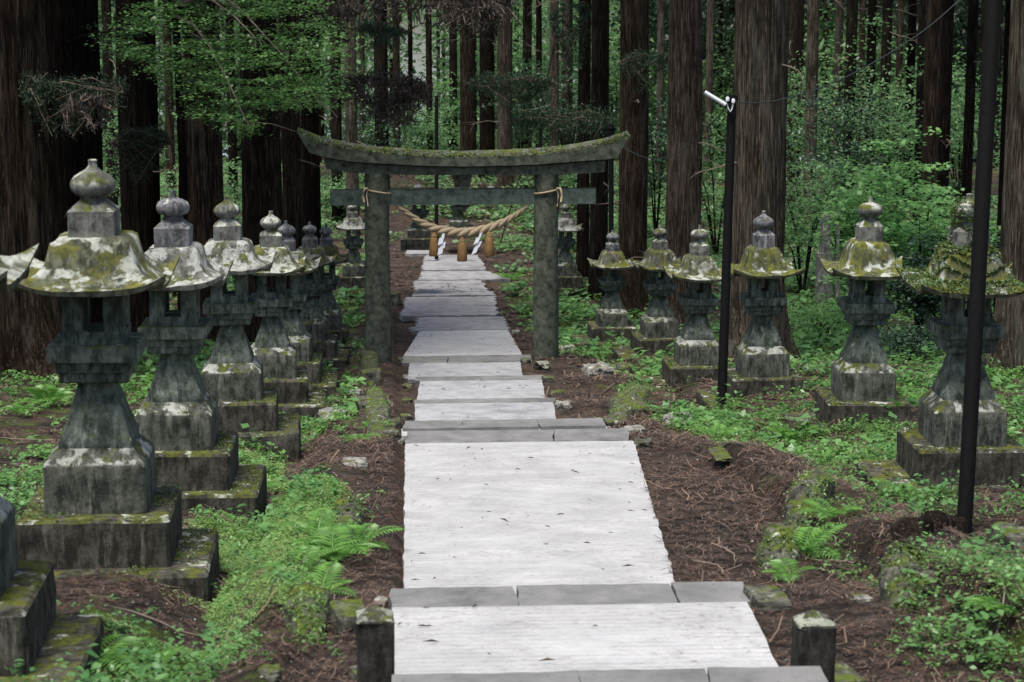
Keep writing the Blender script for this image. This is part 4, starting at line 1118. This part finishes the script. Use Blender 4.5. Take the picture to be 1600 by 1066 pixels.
ROCKS = [
 (554, 732, 42, 22, 'pale grey loose rock lying on the dirt left of the long slab', 'pale_rock', 0),
 (545, 985, 62, 60, 'mossy tilted block left of the pale-capped stone post', 'moss_rock', .7),
 (596, 948, 22, 24, 'small rounded stone behind the pale-capped post', 'pale_rock', .1),
 (1204, 950, 62, 34, 'mossy square block at the right end of the lower step edge', 'moss_rock', .9),
 (577, 1072, 55, 28, 'grey-green block at the bottom edge below the pale-capped post', 'moss_rock', .9),
 (1322, 1074, 60, 30, 'mossy block at the bottom edge below the mossy-capped post', 'moss_rock', .9),
 (616, 668, 24, 26, 'squarish stone at the left end of the upper step edges', 'moss_rock', .6),
 (612, 684, 30, 22, 'angular stone on top of the dirt beside the steps, left side', 'moss_rock', .3),
 (622, 693, 24, 12, 'flat stone at the near left end of the upper steps', 'pale_rock', .5),
 (635, 656, 20, 14, 'mossy square stone left of the third tread', 'moss_rock', .8),
 (636, 630, 18, 12, 'small mossy stone left of the second tread', 'moss_rock', .8),
 (637, 608, 18, 14, 'pointed stone left of the middle tread', 'moss_rock', .2),
 (639, 592, 18, 10, 'grey rounded stone at the left of the upper tread', 'pale_rock', .1),
 (628, 566, 16, 10, 'dark mossy stone by the left torii pillar foot', 'moss_rock', .6),
 (821, 568, 18, 16, 'stone by the path just left of the right torii pillar', 'moss_rock', .3),
 (848, 578, 24, 26, 'brown pointed rock at the right torii pillar foot', 'post_rock', .2),
 (857, 598, 20, 18, 'mossy cube stone below the right torii pillar', 'moss_rock', .9),
 (872, 618, 22, 14, 'small angular stone right of the middle tread', 'moss_rock', .3),
 (880, 640, 30, 22, 'pale broken stone right of the lower tread', 'pale_rock', .2),
 (935, 662, 22, 14, 'mossy square stone at the right end of the upper step', 'moss_rock', .9),
 (960, 668, 34, 22, 'tilted pale-and-moss stone beyond the step end', 'moss_rock', .7),
 (992, 678, 34, 18, 'pale irregular stone right of the step end', 'pale_rock', .2),
 (1006, 700, 30, 22, 'mossy stone at the far right corner of the long slab', 'moss_rock', .4),
 (935, 588, 48, 32, 'yellowish flat-topped boulder right of the torii', 'pale_rock', .4),
 (968, 586, 44, 30, 'mossy boulder touching the yellowish one', 'moss_rock', .5),
 (985, 650, 60, 40, 'bright mossy hump beside the upper right steps', 'moss_rock', .1),
 (1065, 662, 50, 18, 'brown flat rock in the dirt below the squat lantern', 'pale_rock', .2),
 (1140, 716, 56, 10, 'small green-topped rock in the right dirt strip', 'moss_rock', .2),
 (1262, 800, 60, 50, 'mossy kerb boulder at the edge of the right bed', 'moss_rock', .3),
 (1245, 860, 52, 46, 'mossy kerb boulder nearer along the right bed edge', 'moss_rock', .2),
 (1440, 940, 70, 80, 'steep mossy block among green plants at the lower right', 'moss_rock', .5),
 (1590, 860, 60, 60, 'dark mossy block at the right picture edge', 'moss_rock', .8),
 (580, 600, 36, 44, 'mossy bank stone left of the torii pillar foot', 'moss_rock', .4),
 (585, 560, 30, 30, 'green bank stone touching the torii pillar foot', 'moss_rock', .4),
 (568, 640, 44, 34, 'low mossy stone at the path edge left of the steps', 'moss_rock', .3),
 (520, 655, 50, 14, 'pale flat stone on the bank left of the steps', 'pale_rock', .3),
 (500, 640, 44, 12, 'grey flat stone farther left on the bank', 'pale_rock', .3),
 (548, 618, 34, 12, 'thin flat stone on the bank below the small lanterns', 'pale_rock', .3),
 (480, 985, 60, 46, 'long mossy edging stone at the lower left bed', 'moss_rock', .6),
 (530, 800, 40, 34, 'mossy kerb stone at the left bed edge beside the long slab', 'moss_rock', .3),
 (616, 478, 22, 46, 'mossy boulder just inside the left torii pillar', 'moss_rock', .3),
 (824, 490, 22, 38, 'mossy boulder just inside the right torii pillar', 'moss_rock', .3),
 (806, 522, 14, 8, 'small pale chip beside the slab inside the torii', 'pale_rock', .6),
 (784, 494, 14, 10, 'small mossy chip on the flagstone\'s right edge', 'moss_rock', .3),
 (646, 518, 16, 8, 'square pale chip left of the slab inside the torii', 'pale_rock', .8),
 (1350, 940, 30, 12, 'flat grey stone in the litter right of the mossy-capped post', 'pale_rock', .2),
 (880, 552, 40, 20, 'dark rock between torii pillar and small lantern', 'post_rock', .3),
 (420, 1060, 40, 30, 'small mossy stone at the bottom left edge', 'moss_rock', .2),
]
for i, (px, py, w_, h_, lab, mt, bx) in enumerate(ROCKS):
    rock(px, py, w_, h_, lab, mt, i + 1, bx, rot=random.uniform(-.3, .3), depth=1.1 if w_ < 50 else 1.4)

# ------------------------------------------------------------------ ground cover
def footprint_mask(X, Y):
    ok = np.ones(len(X), bool)
    for ob in bpy.data.objects:
        if ob.name.startswith('stone_lantern'):
            side = 1 if ob.location.x < 1 else -1
            dx = (X - ob.location.x - (.13 if side > 0 else -.24)); dy = Y - ob.location.y + .05
            ok &= ~((abs(dx) < .62) & (abs(dy) < .64)) & ~((side < 0) & (dx < 0) & (dx > -1.1) & (abs(dy + .3) < .7) & (noise(X * 5, Y * 5, 0, 77) > -.25))
    ok &= ~((X > -.12) & (X < pathr(Y) + .05) & (Y < 70))
    return ok
def density(X, Y):
    n1 = fbm(X * .42, Y * .33, 0, 31); n2 = fbm(X * 1.4, Y * 1.2, 0, 41)
    bedL = 1 - sst(-.62, -.4, X + .0 * Y); bedR = sst(2.95, 3.2, X)
    bedL = np.maximum(bedL, sst(69, 73, Y))
    d = (bedL + bedR) * sst(-.22, .10, n1 + .85 * n2)
    # known bare / litter covered patches and lush ones (world coordinates)
    def blob(px, py, rx, ry, amt):
        q = on_ground(px, py); sx = (q - EYE).dot(FWD) / F * rx
        q2 = on_ground(px, min(py + ry, 1064)); ryw = max(.2, abs(q.y - q2.y)); return amt * np.exp(-(((X - q.x) / sx) ** 2 + ((Y - q.y) / ryw) ** 2))
    for b in BL: d = d + blob(*b)
    return np.clip(d, 0, 1)
BL = [(1250, 850, 40, 40, .8), (1275, 770, 40, 40, .7), (1430, 890, 40, 40, .8), (590, 640, 30, 40, .3), (1500, 930, 120, 90, .9), (1540, 1030, 120, 40, .9), (1400, 1000, 80, 50, .5), (250, 1040, 200, 30, .9), (1290, 880, 60, 50, .6), (1420, 760, 40, 20, .4), (200, 960, 130, 30, -1.5), (400, 940, 50, 40, -.9), (330, 1040, 140, 30, .7), (450, 820, 90, 60, .75), (350, 930, 50, 50, .4), (330, 980, 60, 30, -.6), (20, 680, 90, 30, -1.2), (70, 640, 60, 20, .8), (20, 770, 50, 40, .9),
      (1320, 940, 60, 60, -1.5), (1290, 830, 60, 40, .8), (1480, 900, 90, 60, .7), (1490, 1010, 110, 30, .4), (1180, 760, 120, 90, -2), (1300, 560, 90, 60, .6), (1480, 520, 90, 60, .5), (1200, 720, 80, 40, -.6),
      (1000, 610, 60, 30, -.3), (910, 520, 40, 40, .9), (1100, 620, 60, 20, -.4), (530, 600, 50, 60, -.9), (500, 700, 60, 40, -2), (420, 1000, 50, 60, -.8), (1230, 700, 50, 20, .8), (1000, 500, 40, 20, .4), (90, 590, 40, 10, -.8), (1090, 900, 120, 120, -2), (1330, 700, 60, 20, -1.0), (1250, 650, 50, 14, .6)]
def cover(name, mat, n, y0, y1, x0, x1, size, seed, hgt=.06, thr=1., per=5, spread=1.0, tilt=.35):
    rn = np.random.default_rng(seed)
    Y = y0 * (y1 / y0) ** rn.uniform(0, 1, n); X = rn.uniform(x0, x1, n)
    D = density(X, Y); keep = (rn.uniform(0, 1, n) < D * thr) & footprint_mask(X, Y)
    # in view only
    pxx = 800 + F * ((X * RT.x + Y * RT.y)) / (Y * .98 + 1.5); keep &= (pxx > -80) & (pxx < 1680)
    X, Y = X[keep], Y[keep]; Z = ground(X, Y); k_ = len(X)
    lod = np.clip(Y / 16, .8, 3.2)
    S = size * lod * rn.uniform(.6, 1.35, k_)
    hh = hgt * rn.uniform(.3, 1.4, k_) * (.6 + .8 * D[keep]) * np.sqrt(lod)
    P = []; SS = []; CB = []
    cbase = np.clip(.5 + .6 * fbm(X * 1.1, Y * 1.1, 0, 51) + rn.normal(0, .15, k_), 0, 1)
    for j in range(per):
        a = rn.uniform(0, 6.28, k_); r_ = S * .75 * spread
        P.append(np.stack([X + r_ * np.cos(a), Y + r_ * np.sin(a), Z + hh * rn.uniform(.55, 1.1, k_)], 1)); SS.append(S); CB.append(cbase)
    P = np.concatenate(P); SS = np.concatenate(SS); CB = np.concatenate(CB)
    V, Fc, A = leaves(P, SS, tilt, rn, .72, fold=.15); A = np.clip(np.repeat(CB, 4) * .65 + A * .35, 0, 1)
    o = mesh(name, V, Fc, mat, attr=A); tag(o, kind='stuff'); return o
cover('ground_cover', M['cover'], 60000, 8.6, 30, -3.6, 9.5, .032, 1, .06, 1., 5)
cover('ground_cover', M['cover'], 60000, 20, 75, -9, 20, .036, 2, .07, .9, 4)
cover('far_ground_cover', M['far_leaf'], 26000, 58, 98, -14, 22, .05, 12, .12, 1., 5)
cover('leafy_weeds', M['cover_b'], 9000, 8.6, 60, -4, 16, .07, 3, .14, .8, 5, 1.1, .3)
cover('leafy_weeds', M['shrub'], 9000, 8.6, 20, -3.6, 7, .045, 8, .13, .7, 6, 1.2, .3)
cover('moss_carpet', M['cover_bright'], 120000, 11, 21, -1.6, -.42, .018, 4, .05, 1., 4)
cover('moss_carpet', M['cover_bright'], 40000, 10, 24, 2.95, 6.5, .018, 6, .03, .9, 4)
cover('moss_carpet', M['ivy'], 26000, 10, 50, -1.2, 4.5, .018, 5, .025, .6, 3)

def fern(px, py, nf, L, label, seed, mat='fern'):
    p = on_ground(px, py); rn = np.random.default_rng(seed)
    o = thing('fern', label, 'fern', tuple(p), 0, 'ferns among the lanterns')
    for f in range(nf):
        a = 6.28 * f / nf + rn.normal(0, .3); l = L * rn.uniform(.7, 1.2); el = rn.uniform(.7, 1.1)
        V = []; Fc = []; A = []; npn = 15; p0 = Vector((0, 0, .0)); d = Vector((math.cos(a) * math.cos(el), math.sin(a) * math.cos(el), math.sin(el)))
        pts = [p0.copy()]; q = p0.copy(); dd = d.copy()
        for k_ in range(npn):
            q = q + dd * l / npn; dd = (dd + Vector((0, 0, -.10))).normalized(); pts.append(q.copy())
        sdv = Vector((-math.sin(a), math.cos(a), 0))
        for k_ in range(2, npn + 1):
            t = k_ / npn; w_ = l * .34 * math.sin(math.pi * min(1, t * .93 + .12)) ** .8 + .008
            tv = (pts[k_] - pts[k_ - 1]).normalized()
            for sg in (-1, 1):
                b = len(V); dr = (sdv * sg + tv * .45 + Vector((0, 0, .05))).normalized(); bw = l / npn * .42
                m0 = pts[k_] + dr * w_ * .45
                V += [tuple(pts[k_]), tuple(m0 + tv * bw), tuple(pts[k_] + dr * w_ - Vector((0, 0, w_ * .15))), tuple(m0 - tv * bw)]
                Fc += [[b, b + 1, b + 2], [b, b + 2, b + 3]]; A += [rn.uniform(.3, 1)] * 4
        # midrib
        for k_ in range(npn):
            b = len(V); wv = sdv * .003; V += [tuple(pts[k_] - wv), tuple(pts[k_] + wv), tuple(pts[k_ + 1] + wv), tuple(pts[k_ + 1] - wv)]; Fc.append([b, b + 1, b + 2, b + 3]); A += [.3] * 4
        mesh('frond', V, Fc, M[mat], o, attr=A)
FE = [
 (75, 636, 8, .55, 'bright fern with arching fronds on the litter at the left edge'), (30, 650, 6, .35, 'small fern left of the bright arching fern'),
 (520, 880, 9, .40, 'bright spreading fern overhanging the dirt beside the long slab'), (495, 850, 7, .34, 'fern tucked behind the bright spreading one'), (560, 860, 6, .34, 'fern reaching farthest towards the long slab'), (500, 935, 7, .32, 'low fern in front of the bright spreading one'),
 (585, 675, 6, .3, 'light fern left of the upper steps'), (560, 690, 5, .25, 'small fern beside the light one left of the steps'),
 (1255, 870, 8, .34, 'bright fern clump on the right kerb boulder'), (1300, 810, 6, .26, 'small fern farther back on the right kerb'), (1235, 905, 6, .26, 'low fern spilling towards the right dirt strip'),
 (1240, 690, 8, .4, 'fern beside the plinth of the moss-roofed right lantern'), (245, 605, 6, .45, 'fern between the biggest left lantern and the next'), (1570, 560, 7, .5, 'fern right of the ivy-covered lantern'),
 (1140, 560, 6, .4, 'fern at the foot of the lamp post'), (1340, 470, 7, .6, 'fern behind the moss-roofed right lantern'), (1120, 690, 5, .25, 'tiny fern by the green-topped rock'),
 (870, 520, 6, .5, 'fern right of the right torii pillar'), (800, 440, 7, .6, 'fern inside the torii beyond the mossy boulder'), (1560, 690, 6, .35, 'fern in front of the ivy-covered lantern plinth, right side'), (150, 1040, 6, .3, 'leafy fern at the bottom left between plinths'), (240, 1050, 6, .25, 'small fern at the bottom edge left of the posts'),
 (1450, 640, 7, .35, 'fern between the two nearest right lanterns'), (1300, 720, 5, .25, 'small fern in front of the moss-roofed lantern plinth'), (1480, 470, 8, .6, 'fern far behind the two nearest right lanterns'), (1270, 540, 7, .5, 'fern between the blue-grey and moss-roofed lanterns'),
 (980, 480, 6, .5, 'fern behind the small green-grey lantern'), (400, 770, 5, .25, 'small fern by the lower plinth of the second left lantern'), (20, 760, 6, .3, 'fern at the left edge beside the biggest lantern plinth'), (470, 900, 6, .28, 'fern left of the bright spreading one near the kerb'),
 (1410, 780, 6, .28, 'fern beside the lower plinth of the ivy-covered lantern'), (1560, 960, 6, .25, 'fern half hidden in weeds at the lower right edge'),
]
for i, (px, py, nf, L_, lab) in enumerate(FE): fern(px, py, nf, L_, lab, 700 + i)

# ------------------------------------------------------------------ litter
def litter(n, y0, y1, x0, x1, seed, length=.07, wid=.0035, zoff=.008, name='cedar_litter', cl=10, bare=True):
    rn = np.random.default_rng(seed)
    Y = y0 * (y1 / y0) ** rn.uniform(0, 1, n); X = rn.uniform(x0, x1, n)
    nn = fbm(X * .9, Y * .7, 0, 61)
    inpath = (X > -.02) & (X < pathr(Y)) & (Y < 58)
    keep = (rn.uniform(0, 1, n) < np.clip(.55 + 2.0 * nn, .16, 1)) & ~inpath
    X, Y = X[keep], Y[keep]; k_ = len(X)
    X = np.repeat(X, cl) + rn.normal(0, length * .5, k_ * cl); Y = np.repeat(Y, cl) + rn.normal(0, length * .5, k_ * cl)
    aa = np.repeat(rn.uniform(0, 6.28, k_), cl) + rn.normal(0, .6, k_ * cl)
    ok = ~((X > -.02) & (X < pathr(Y)) & (Y < 58)); X, Y, aa = X[ok], Y[ok], aa[ok]
    n_ = len(X); L_ = length * rn.uniform(.5, 1.5, n_) * np.clip(Y / 18, .8, 2.5); W_ = wid * np.clip(Y / 14, .9, 3)
    Z = ground(X, Y) + zoff + rn.uniform(0, .012, n_)
    cv = rn.normal(0, .35, n_)
    pts = []
    for t in (-.5, 0, .5):
        a = aa + cv * t * 2
        pts.append(np.stack([X + np.cos(a) * L_ * t, Y + np.sin(a) * L_ * t, Z + (rn.uniform(-.1, .3, n_) * L_ if t else rn.uniform(0, .15, n_) * L_)], 1))
    sd = np.stack([-np.sin(aa), np.cos(aa), np.zeros(n_)], 1) * W_[:, None]
    V = np.stack([pts[0] - sd, pts[0] + sd, pts[1] - sd, pts[1] + sd, pts[2] - sd, pts[2] + sd], 1).reshape(-1, 3)
    i = np.arange(n_) * 6
    Fq = np.concatenate([np.stack([i, i + 1, i + 3, i + 2], 1), np.stack([i + 2, i + 3, i + 5, i + 4], 1)])
    tag(mesh(name, V, Fq, M['litter'], attr=np.repeat(rn.uniform(0, 1, n_) ** 2, 6)), kind='stuff')
litter(26000, 8.6, 30, -3.6, 8, 1, length=.05, wid=.0019)
litter(9000, 22, 70, -8, 16, 2)
litter(9000, 8.6, 26, -3, 6, 4, length=.12, wid=.0026, cl=4)
litter(2600, 8.6, 34, -3, 7, 3, length=.22, wid=.0045, zoff=.02, name='fallen_twigs', cl=2)
# specks of litter lying on the paving itself
def path_litter():
    rn = np.random.default_rng(21); VV = []; AA = []
    n = 260
    for s in segs:
        k, y0, y1, z0, z1, a, b, c, d = s
        if k != 'slab': continue
        m_ = int(n * (y1 - y0) / 30) + 6
        t = rn.uniform(.02, .98, m_); u = rn.beta(.6, .8, m_); Y = y0 + (y1 - y0) * t; xl = a + (c - a) * t; xr = b + (d - b) * t
        X = xl + (xr - xl) * (.02 + .96 * u); Z = z0 + (z1 - z0) * t + .008
        VV.append(np.stack([X, Y, Z], 1))
    P = np.concatenate(VV); V, Fc, A = leaves(P, .04 * rn.uniform(.2, 1.8, len(P)) ** 1.3, .08, rn, .1)
    tag(mesh('path_litter', V, Fc, M['litter'], attr=A * .6), kind='stuff')
path_litter()
# large fallen sticks
ST = [((1080, 880), (1140, 905), 'curved brown stick on the right dirt strip near the lower step'), ((1110, 855), (1150, 885), 'thin forked stick on the right dirt strip'), ((1270, 880), (1340, 884), 'pale stick across the litter in the right bed'),
      ((1100, 725), (1165, 700), 'pale stick pointing at the green-topped rock'), ((0, 687), (90, 692), 'long pale stick on the litter at the left edge'), ((170, 955), (380, 975), 'long thin stick in front of the biggest lantern plinth'),
      ((1540, 905), (1560, 1000), 'curved pale stick among the lower right plants'), ((1440, 1020), (1560, 990), 'long curved stick in the lower right corner'), ((940, 620), (1000, 588), 'pile stick beside the yellowish boulder'), ((885, 490), (960, 470), 'long stick on the slope right of the torii')]
for i, (a, b, lab) in enumerate(ST):
    pa_, pb2 = on_ground(*a), on_ground(*b); o = thing('fallen_stick', lab, 'stick', tuple(pa_), 0, 'fallen sticks')
    m = MB(); pts = []; rn = np.random.default_rng(i)
    for t in np.linspace(0, 1, 8):
        q = pa_.lerp(pb2, t); q.x += rn.normal(0, .015) + .05 * math.sin(t * 3.1); q.z = gz(q.x, q.y) + .02 + .01 * rn.uniform(); pts.append(q - pa_)
    m.tube(pts, [.005, .007, .007, .006, .006, .005, .004, .003], 6); m.build('wood', M['twig'], o, 180)

def pebbles():
    rn = np.random.default_rng(88); n = 5200
    Y = 8.8 * (40 / 8.8) ** rn.uniform(0, 1, n); X = rn.uniform(-1.5, 4.5, n)
    ok = ~((X > -.03) & (X < pathr(Y) + .02)); X, Y = X[ok], Y[ok]; n = len(X)
    S = .004 + .011 * rn.uniform(0, 1, n) ** 4; Z = ground(X, Y) + .002
    o = np.array([(1, 0, 0), (0, 1, 0), (-1, 0, 0), (0, -1, 0), (0, 0, .8), (0, 0, -.8)])
    V = np.stack([X, Y, Z], 1)[:, None, :] + S[:, None, None] * (o[None] * rn.uniform(.6, 1.4, (n, 6, 1)))
    f = np.array([(0, 1, 4), (1, 2, 4), (2, 3, 4), (3, 0, 4), (1, 0, 5), (2, 1, 5), (3, 2, 5), (0, 3, 5)])
    Fc = (np.arange(n)[:, None, None] * 6 + f[None]).reshape(-1, 3)
    tag(mesh('gravel', V.reshape(-1, 3), Fc, M['pale_rock']), kind='stuff')
pebbles()
# long mossy edging stones that hold the beds
def kerb(pts, label, seed, w_=.16, h_=.22, mat='moss_rock', nm='kerb_stone', cat='kerb stone'):
    P = [on_ground(*p) for p in pts]; o = thing(nm, label, cat, tuple(P[0]), 0, 'mossy edging of the beds' if nm == 'kerb_stone' else None)
    V = []; n = 26; k = 9
    for i in range(n + 1):
        t = i / n * (len(P) - 1); c = Vector([np.interp(t, range(len(P)), [p[j] for p in P]) for j in range(3)])
        t2 = min(len(P) - 1, t + .1); c2 = Vector([np.interp(t2, range(len(P)), [p[j] for p in P]) for j in range(3)])
        if t2 > t: tv = (c2 - c).normalized()
        sd = Vector((tv.y, -tv.x, 0)).normalized(); e = (math.sin(math.pi * i / n) ** .3 * (.78 + .22 * abs(math.cos(math.pi * 3 * i / n)) ** .4)) if 0 < i < n else .25
        for j in range(k):
            a = math.pi * j / (k - 1); q = c + sd * (math.cos(a) * w_ * e) + Vector((0, 0, -.12 + (h_ + .12) * e * max(0, math.sin(a)) ** .28))
            V.append(tuple(q - P[0]))
    V = np.array(V); V += .03 * np.stack([fbm(V[:, 0] * 14 + seed, V[:, 1] * 14, V[:, 2] * 14, q) for q in (4, 5, 6)], 1); V += .07 * np.stack([fbm(V[:, 0] * 4 + seed, V[:, 1] * 4, V[:, 2] * 4, q) for q in (1, 2, 3)], 1)
    Fq = [[r * k + j, (r + 1) * k + j, (r + 1) * k + j + 1, r * k + j + 1] for r in range(n) for j in range(k - 1)]
    mesh('block' if nm == 'kerb_stone' else 'wood', V, Fq, M[mat], o, smooth=60)
    if nm == 'kerb_stone':
        rn = np.random.default_rng(seed + 60); I = rn.integers(k, len(V) - k, 2600); T_ = V[I] * .5 + V[np.minimum(I + 1, len(V) - 1)] * .5 * 1.0
        T_ = T_ + rn.normal(0, .018, T_.shape); f_ = fbm(T_[:, 0] * 5 + seed, T_[:, 1] * 3, 0, 5) + rn.normal(0, .12, len(T_)); T_ = T_[f_ > -.12]
        V_, F_, A_ = leaves(T_, .022, .7, rn, .7); mesh('moss', V_, F_, M['ivy' if seed % 2 else 'cover_bright'], o, attr=A_ * .85)
kerb([(1215, 895), (1222, 868), (1240, 838)], 'near mossy edging stone of the right bed beside the dirt strip', 1, .15, .16)
kerb([(1245, 828), (1262, 790), (1285, 758)], 'mossy edging stone of the right bed, farther from the viewer', 2, .15, .2)
kerb([(1408, 960), (1416, 915), (1432, 880)], 'upright mossy edging stone between the ferns and the pole foot', 3, .14, .2)
kerb([(478, 1010), (486, 960), (480, 925)], 'rounded mossy edging stone of the lower left bed', 4, .12, .12)
kerb([(540, 850), (546, 800), (540, 765)], 'low mossy edging of the bright green left bed', 5, .10, .10)
kerb([(592, 690), (590, 650), (582, 612)], 'mossy bank edging left of the upper steps', 6, .16, .22)
kerb([(582, 608), (578, 580), (574, 552)], 'green bank edging running up to the left torii pillar', 7, .16, .26)
kerb([(960, 660), (985, 632), (1010, 610)], 'bright mossy edging of the hump right of the steps', 8, .2, .2)

kerb([(1412, 862), (1424, 836), (1460, 822), (1512, 812)], 'dark stone log lying at the foot of the leaning black pole', 9, .10, .10, 'bark', 'dark_ledge', 'ledge')  # bark-covered shape stands in for a dark mossy stone ledge with a hollow
for px, py, d, rad, h, n, lab in ((668, 290, 90, 1.3, 1.6, 1500, 'low green bush seen just under the lintel, left of its middle'), (740, 296, 88, 1.2, 1.5, 1500, 'low green bush seen under the middle of the lintel'),
      (800, 300, 86, 1.3, 1.7, 1500, 'low green bush seen under the lintel near the right pillar'), (620, 300, 84, 1.0, 1.5, 1300, 'low green bush just inside the left pillar, far behind'), (900, 315, 76, 1.1, 1.5, 1400, 'low bush behind the right end of the tie beam'),
      (540, 315, 74, 1.0, 1.6, 1400, 'low bush behind the left end of the tie beam'), (1020, 390, 60, .9, 1.1, 1400, 'low bush at the foot of the straight pale-brown trunk'), (470, 330, 66, .8, 1.6, 1300, 'low bush in shade left of the torii')):
    blob_shrub('leafy_shrub', lab, px, py, d, rad, h, n, .13, M['far_leaf'], int(px), group=SH, stems=5, flat=.5)
